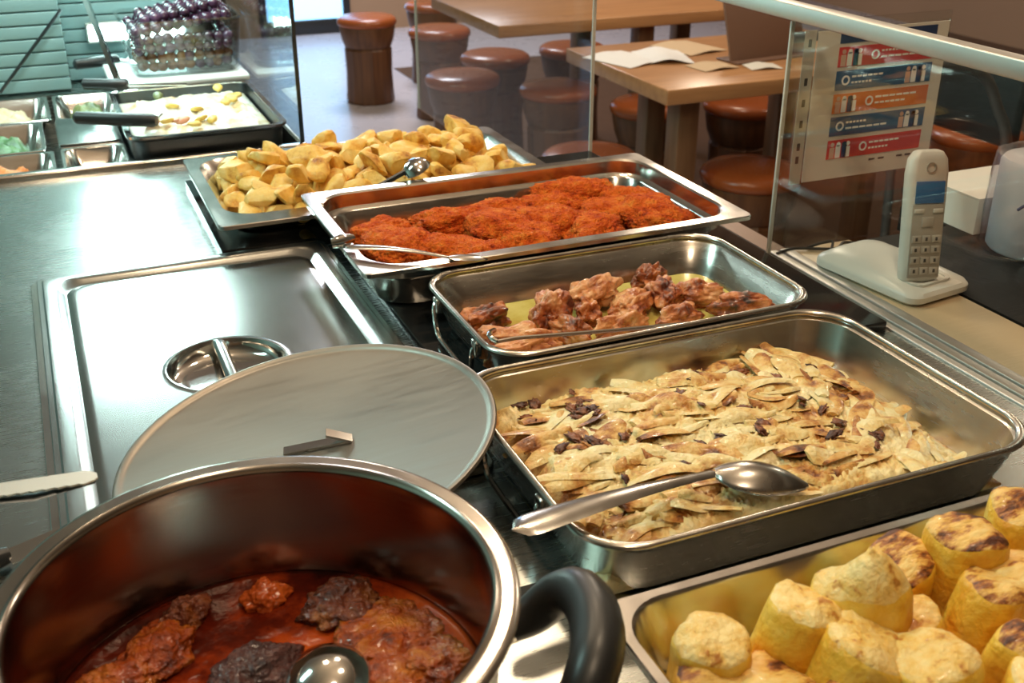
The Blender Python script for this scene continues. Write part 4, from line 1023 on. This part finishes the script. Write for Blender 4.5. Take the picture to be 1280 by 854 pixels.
link('bowl', fin(lathe([(0, 0.030), (0.012, 0.0285), (0.024, 0.022), (0.031, 0.011), (0.034, 0.0), (0.0325, -0.0005), (0.0295, 0.010), (0.023, 0.0205), (0.011, 0.027), (0, 0.0285)], 40), ang=60), 'polished_steel', t)
link('shaft', fin(tube(spline([(0.0, -0.030, 0.006), (-0.004, -0.060, 0.026), (-0.010, -0.110, 0.080), (-0.016, -0.150, 0.1235), (-0.024, -0.235, 0.200)], 5), 0.0045, 8)), 'polished_steel', t)

# ------------------------------------------------------------------ tongs on the pot rim and dark tool at the worktop edge
a, e = atz(122, 596, 0.141), atz(-90, 628, 0.150)
t = thing('serving_tongs', 'steel tongs arm with wavy edge resting on the pot rim', 'tongs', a)
dv = e-a; sd = Vector((-dv.y, dv.x, 0)).normalized()
bm = bmesh.new(); rings = []
NN = 40
for i in range(NN+1):
    u = i/NN; c = dv*u
    w_ = 0.0085*(1 if u > 0.06 else (0.35+10.8*u)); wv = 0.0008*math.sin(i*2.1)
    rings.append([c-sd*w_+Vector((0, 0, -0.001)), c+sd*(w_+wv)+Vector((0, 0, 0.0)), c+sd*(w_+wv)+Vector((0, 0, 0.0015)), c-sd*w_+Vector((0, 0, 0.0015))])
link('arm', fin(loft(rings, bm=bm), ang=30), 'aluminium', t)
link('arm', fin(tube([dv*0.02+Vector((0, 0, -0.003)), dv*0.4+Vector((0.0, -0.004, -0.006)), dv+Vector((0, 0, -0.003))], [0.003, 0.005, 0.005], 8, flat=0.4)), 'dark_steel', t)
t = thing('carving_knife', 'dark handled knife lying on the worktop beside the pot', 'knife', (-0.185, 0.175, 0.0))
link('handle', fin(tube([(-0.10, -0.035, 0.010), (-0.05, -0.017, 0.011), (0.0, 0.0, 0.011), (0.015, 0.006, 0.010)], [0.009, 0.011, 0.010, 0.007], 12)), 'black_plastic', t)
link('blade', fin(loft([[Vector((0.012+0.04*k, 0.004+0.016*k, 0.010))+Vector(d_) for d_ in ((0.006, -0.014*(1-0.25*k), 0), (0.0, 0.006, 0.0), (0.0, 0.006, 0.002), (0.006, -0.014*(1-0.25*k), 0.0007))] for k in range(3)]), smooth=False), 'polished_steel', t)

# ------------------------------------------------------------------ dining room
def stool_root():
    s = thing('stool', 'x', 'stool', group='wooden drum stools in the dining room')
    link('drum_base', fin(lathe([(0, 0), (0.128, 0), (0.132, 0.01), (0.128, 0.06), (0.124, 0.16), (0.128, 0.285), (0.118, 0.30), (0, 0.30)], 14), ang=20), 'stool_wood', s)
    link('seat_skirt', fin(lathe([(0, 0.3005), (0.125, 0.3005), (0.140, 0.34), (0.150, 0.40), (0.148, 0.408), (0, 0.408)], 28), ang=40), 'stool_wood', s)
    link('seat_cushion', fin(lathe([(0, 0.4085), (0.148, 0.4085), (0.157, 0.416), (0.160, 0.430), (0.155, 0.444), (0.140, 0.454), (0.09, 0.460), (0, 0.461)], 36), ang=60), 'seat_leather', s)
    return s
S0 = stool_root()
SL = [((578, 92), 'drum stool in front of the far table corner'), ((698, 105), 'drum stool standing under the near edge of the far table'), ((619, 66), 'drum stool behind the one at the far table corner'), ((549, 34), 'drum stool on the pale floor left of the far table'), ((458, 20), 'drum stool out on the pale floor by the glass door'), ((940, 208), 'drum stool with glossy seat tucked under the papered table'), ((1222, 160), 'drum stool beside the tubular chair'), ((815, 126), 'drum stool behind the papered table leg'), ((932, 124), 'drum stool at the right end of papered table'), ((716, 56), 'drum stool under the middle of the far table'), ((738, 190), 'drum stool between the two tables nearest the hanging glass'), ((540, 2), 'drum stool beyond the far table')]
for i, ((px, py), lb) in enumerate(SL):
    c = atz(px, py, FZ+0.455)
    if i == 0: s = S0; s.location = (c.x, c.y, FZ)
    else: s = dup(S0, (c.x, c.y, FZ), (0, 0, i*0.7))
    s['label'] = 'brown leather topped '+lb
def table(label, x0, x1, y0, y1, legs, ztop=0.75):
    t = thing('dining_table', label, 'table', ((x0+x1)/2, (y0+y1)/2, FZ))
    hx, hy = (x1-x0)/2, (y1-y0)/2
    link('tabletop', box(-hx, hx, -hy, hy, ztop-0.045, ztop, 0.004), 'table_wood', t)
    for lx, ly in legs:
        x, y = lx-(x0+x1)/2, ly-(y0+y1)/2
        link('leg', box(x-0.035, x+0.035, y-0.035, y+0.035, 0.0, ztop-0.0455, 0.004), 'table_leg_wood', t)
    return t
table('warm wooden dining table bare of papers', 1.470, 2.75, 3.12, 3.86, ((2.12, 3.22), (2.12, 3.76), (2.62, 3.22), (2.62, 3.76)))
table('warm wooden dining table with papers and a brown menu stand', 1.520, 2.45, 2.005, 2.66, ((1.64, 2.11), (2.33, 2.11), (1.80, 2.57), (2.33, 2.57)))
TZ = FZ+0.7505
def sheet(label, c, w_, d_, yaw, mat, name='paper_sheet', curl=0.006):
    bm = bmesh.new(); N = 10; top = []; bot = []
    for i in range(N+1):
        u = i/N
        z = 0.001+curl*(math.sin(math.pi*u)**2)
        top.append([bm.verts.new((w_*(u-0.5), s_*d_/2, z+0.0012)) for s_ in (-1, 1)]); bot.append([bm.verts.new((w_*(u-0.5), s_*d_/2, z)) for s_ in (-1, 1)])
    for i in range(N):
        bm.faces.new((top[i][0], top[i+1][0], top[i+1][1], top[i][1])); bm.faces.new((bot[i][0], bot[i][1], bot[i+1][1], bot[i+1][0]))
        for s_ in (0, 1): bm.faces.new((top[i][s_], top[i+1][s_], bot[i+1][s_], bot[i][s_]))
    for i in (0, N): bm.faces.new((top[i][0], top[i][1], bot[i][1], bot[i][0]))
    return tag(link(name, fin(bm, ang=60), mat, None, (c[0], c[1], TZ), (0, 0, yaw)), label, 'paper')
sheet('white paper sheet at the left on papered table', (1.610, 2.42), 0.17, 0.21, 0.3, 'paper_bright')
sheet('white paper sheet overlapping the first on the papered table', (1.730, 2.40), 0.16, 0.20, -0.3, 'paper_bright', curl=0.014)
sheet('tan paper sheet behind the white sheets', (1.885, 2.50), 0.16, 0.20, 0.2, 'paper_tan')
sheet('tan paper napkin in front of the brown menu stand', (1.80, 2.22), 0.13, 0.10, 0.1, 'paper_tan')
sheet('pale paper napkin beside the tan napkin', (1.94, 2.16), 0.10, 0.08, -0.2, 'paper_white')
t = thing('menu_stand', 'brown slanted menu stand on the papered table', 'menu stand', (2.03, 2.26, TZ), (0, 0, R(6)))
link('board', box(-0.15, 0.15, -0.004, 0.004, 0.004, 0.235, 0.002), 'menu_brown', t, (0, 0, 0), (R(-18), 0, 0))
link('foot', box(-0.15, 0.15, -0.035, 0.07, 0.0, 0.006, 0.002), 'menu_brown', t)
# tubular chair
cp = aty(1258, 190, 1.38)
t = thing('tubular_chair', 'grey tubular chair with black back pad beyond the white box', 'chair', (cp.x, 1.38, FZ))
arc = [aty(px, py, 1.38)-Vector((cp.x, 1.38, FZ)) for px, py in ((1168, 82), (1205, 84), (1232, 98), (1246, 132), (1258, 190))]
for dy in (0.0, 0.42):
    pts = [p_+Vector((0, dy, 0)) for p_ in arc]
    pts = [arc[0]+Vector((-0.10, dy, 0.0))]+pts+[Vector((0.03, dy, arc[-1].z*0.5)), Vector((0.045, dy, 0.06)), Vector((0.07, dy, 0.016)), Vector((0.14, dy, 0.0145)), Vector((0.46, dy, 0.0145))]
    link('side_frame', fin(tube(spline(pts, 6), 0.014, 10)), 'chair_grey', t)
sz = arc[0].z
link('seat', box(0.045, 0.44, 0.02, 0.40, 0.43, 0.47, 0.012), 'black_plastic', t)
link('back_pad', box(0.035, 0.065, 0.02, 0.40, 0.66, 0.86, 0.012), 'black_plastic', t)
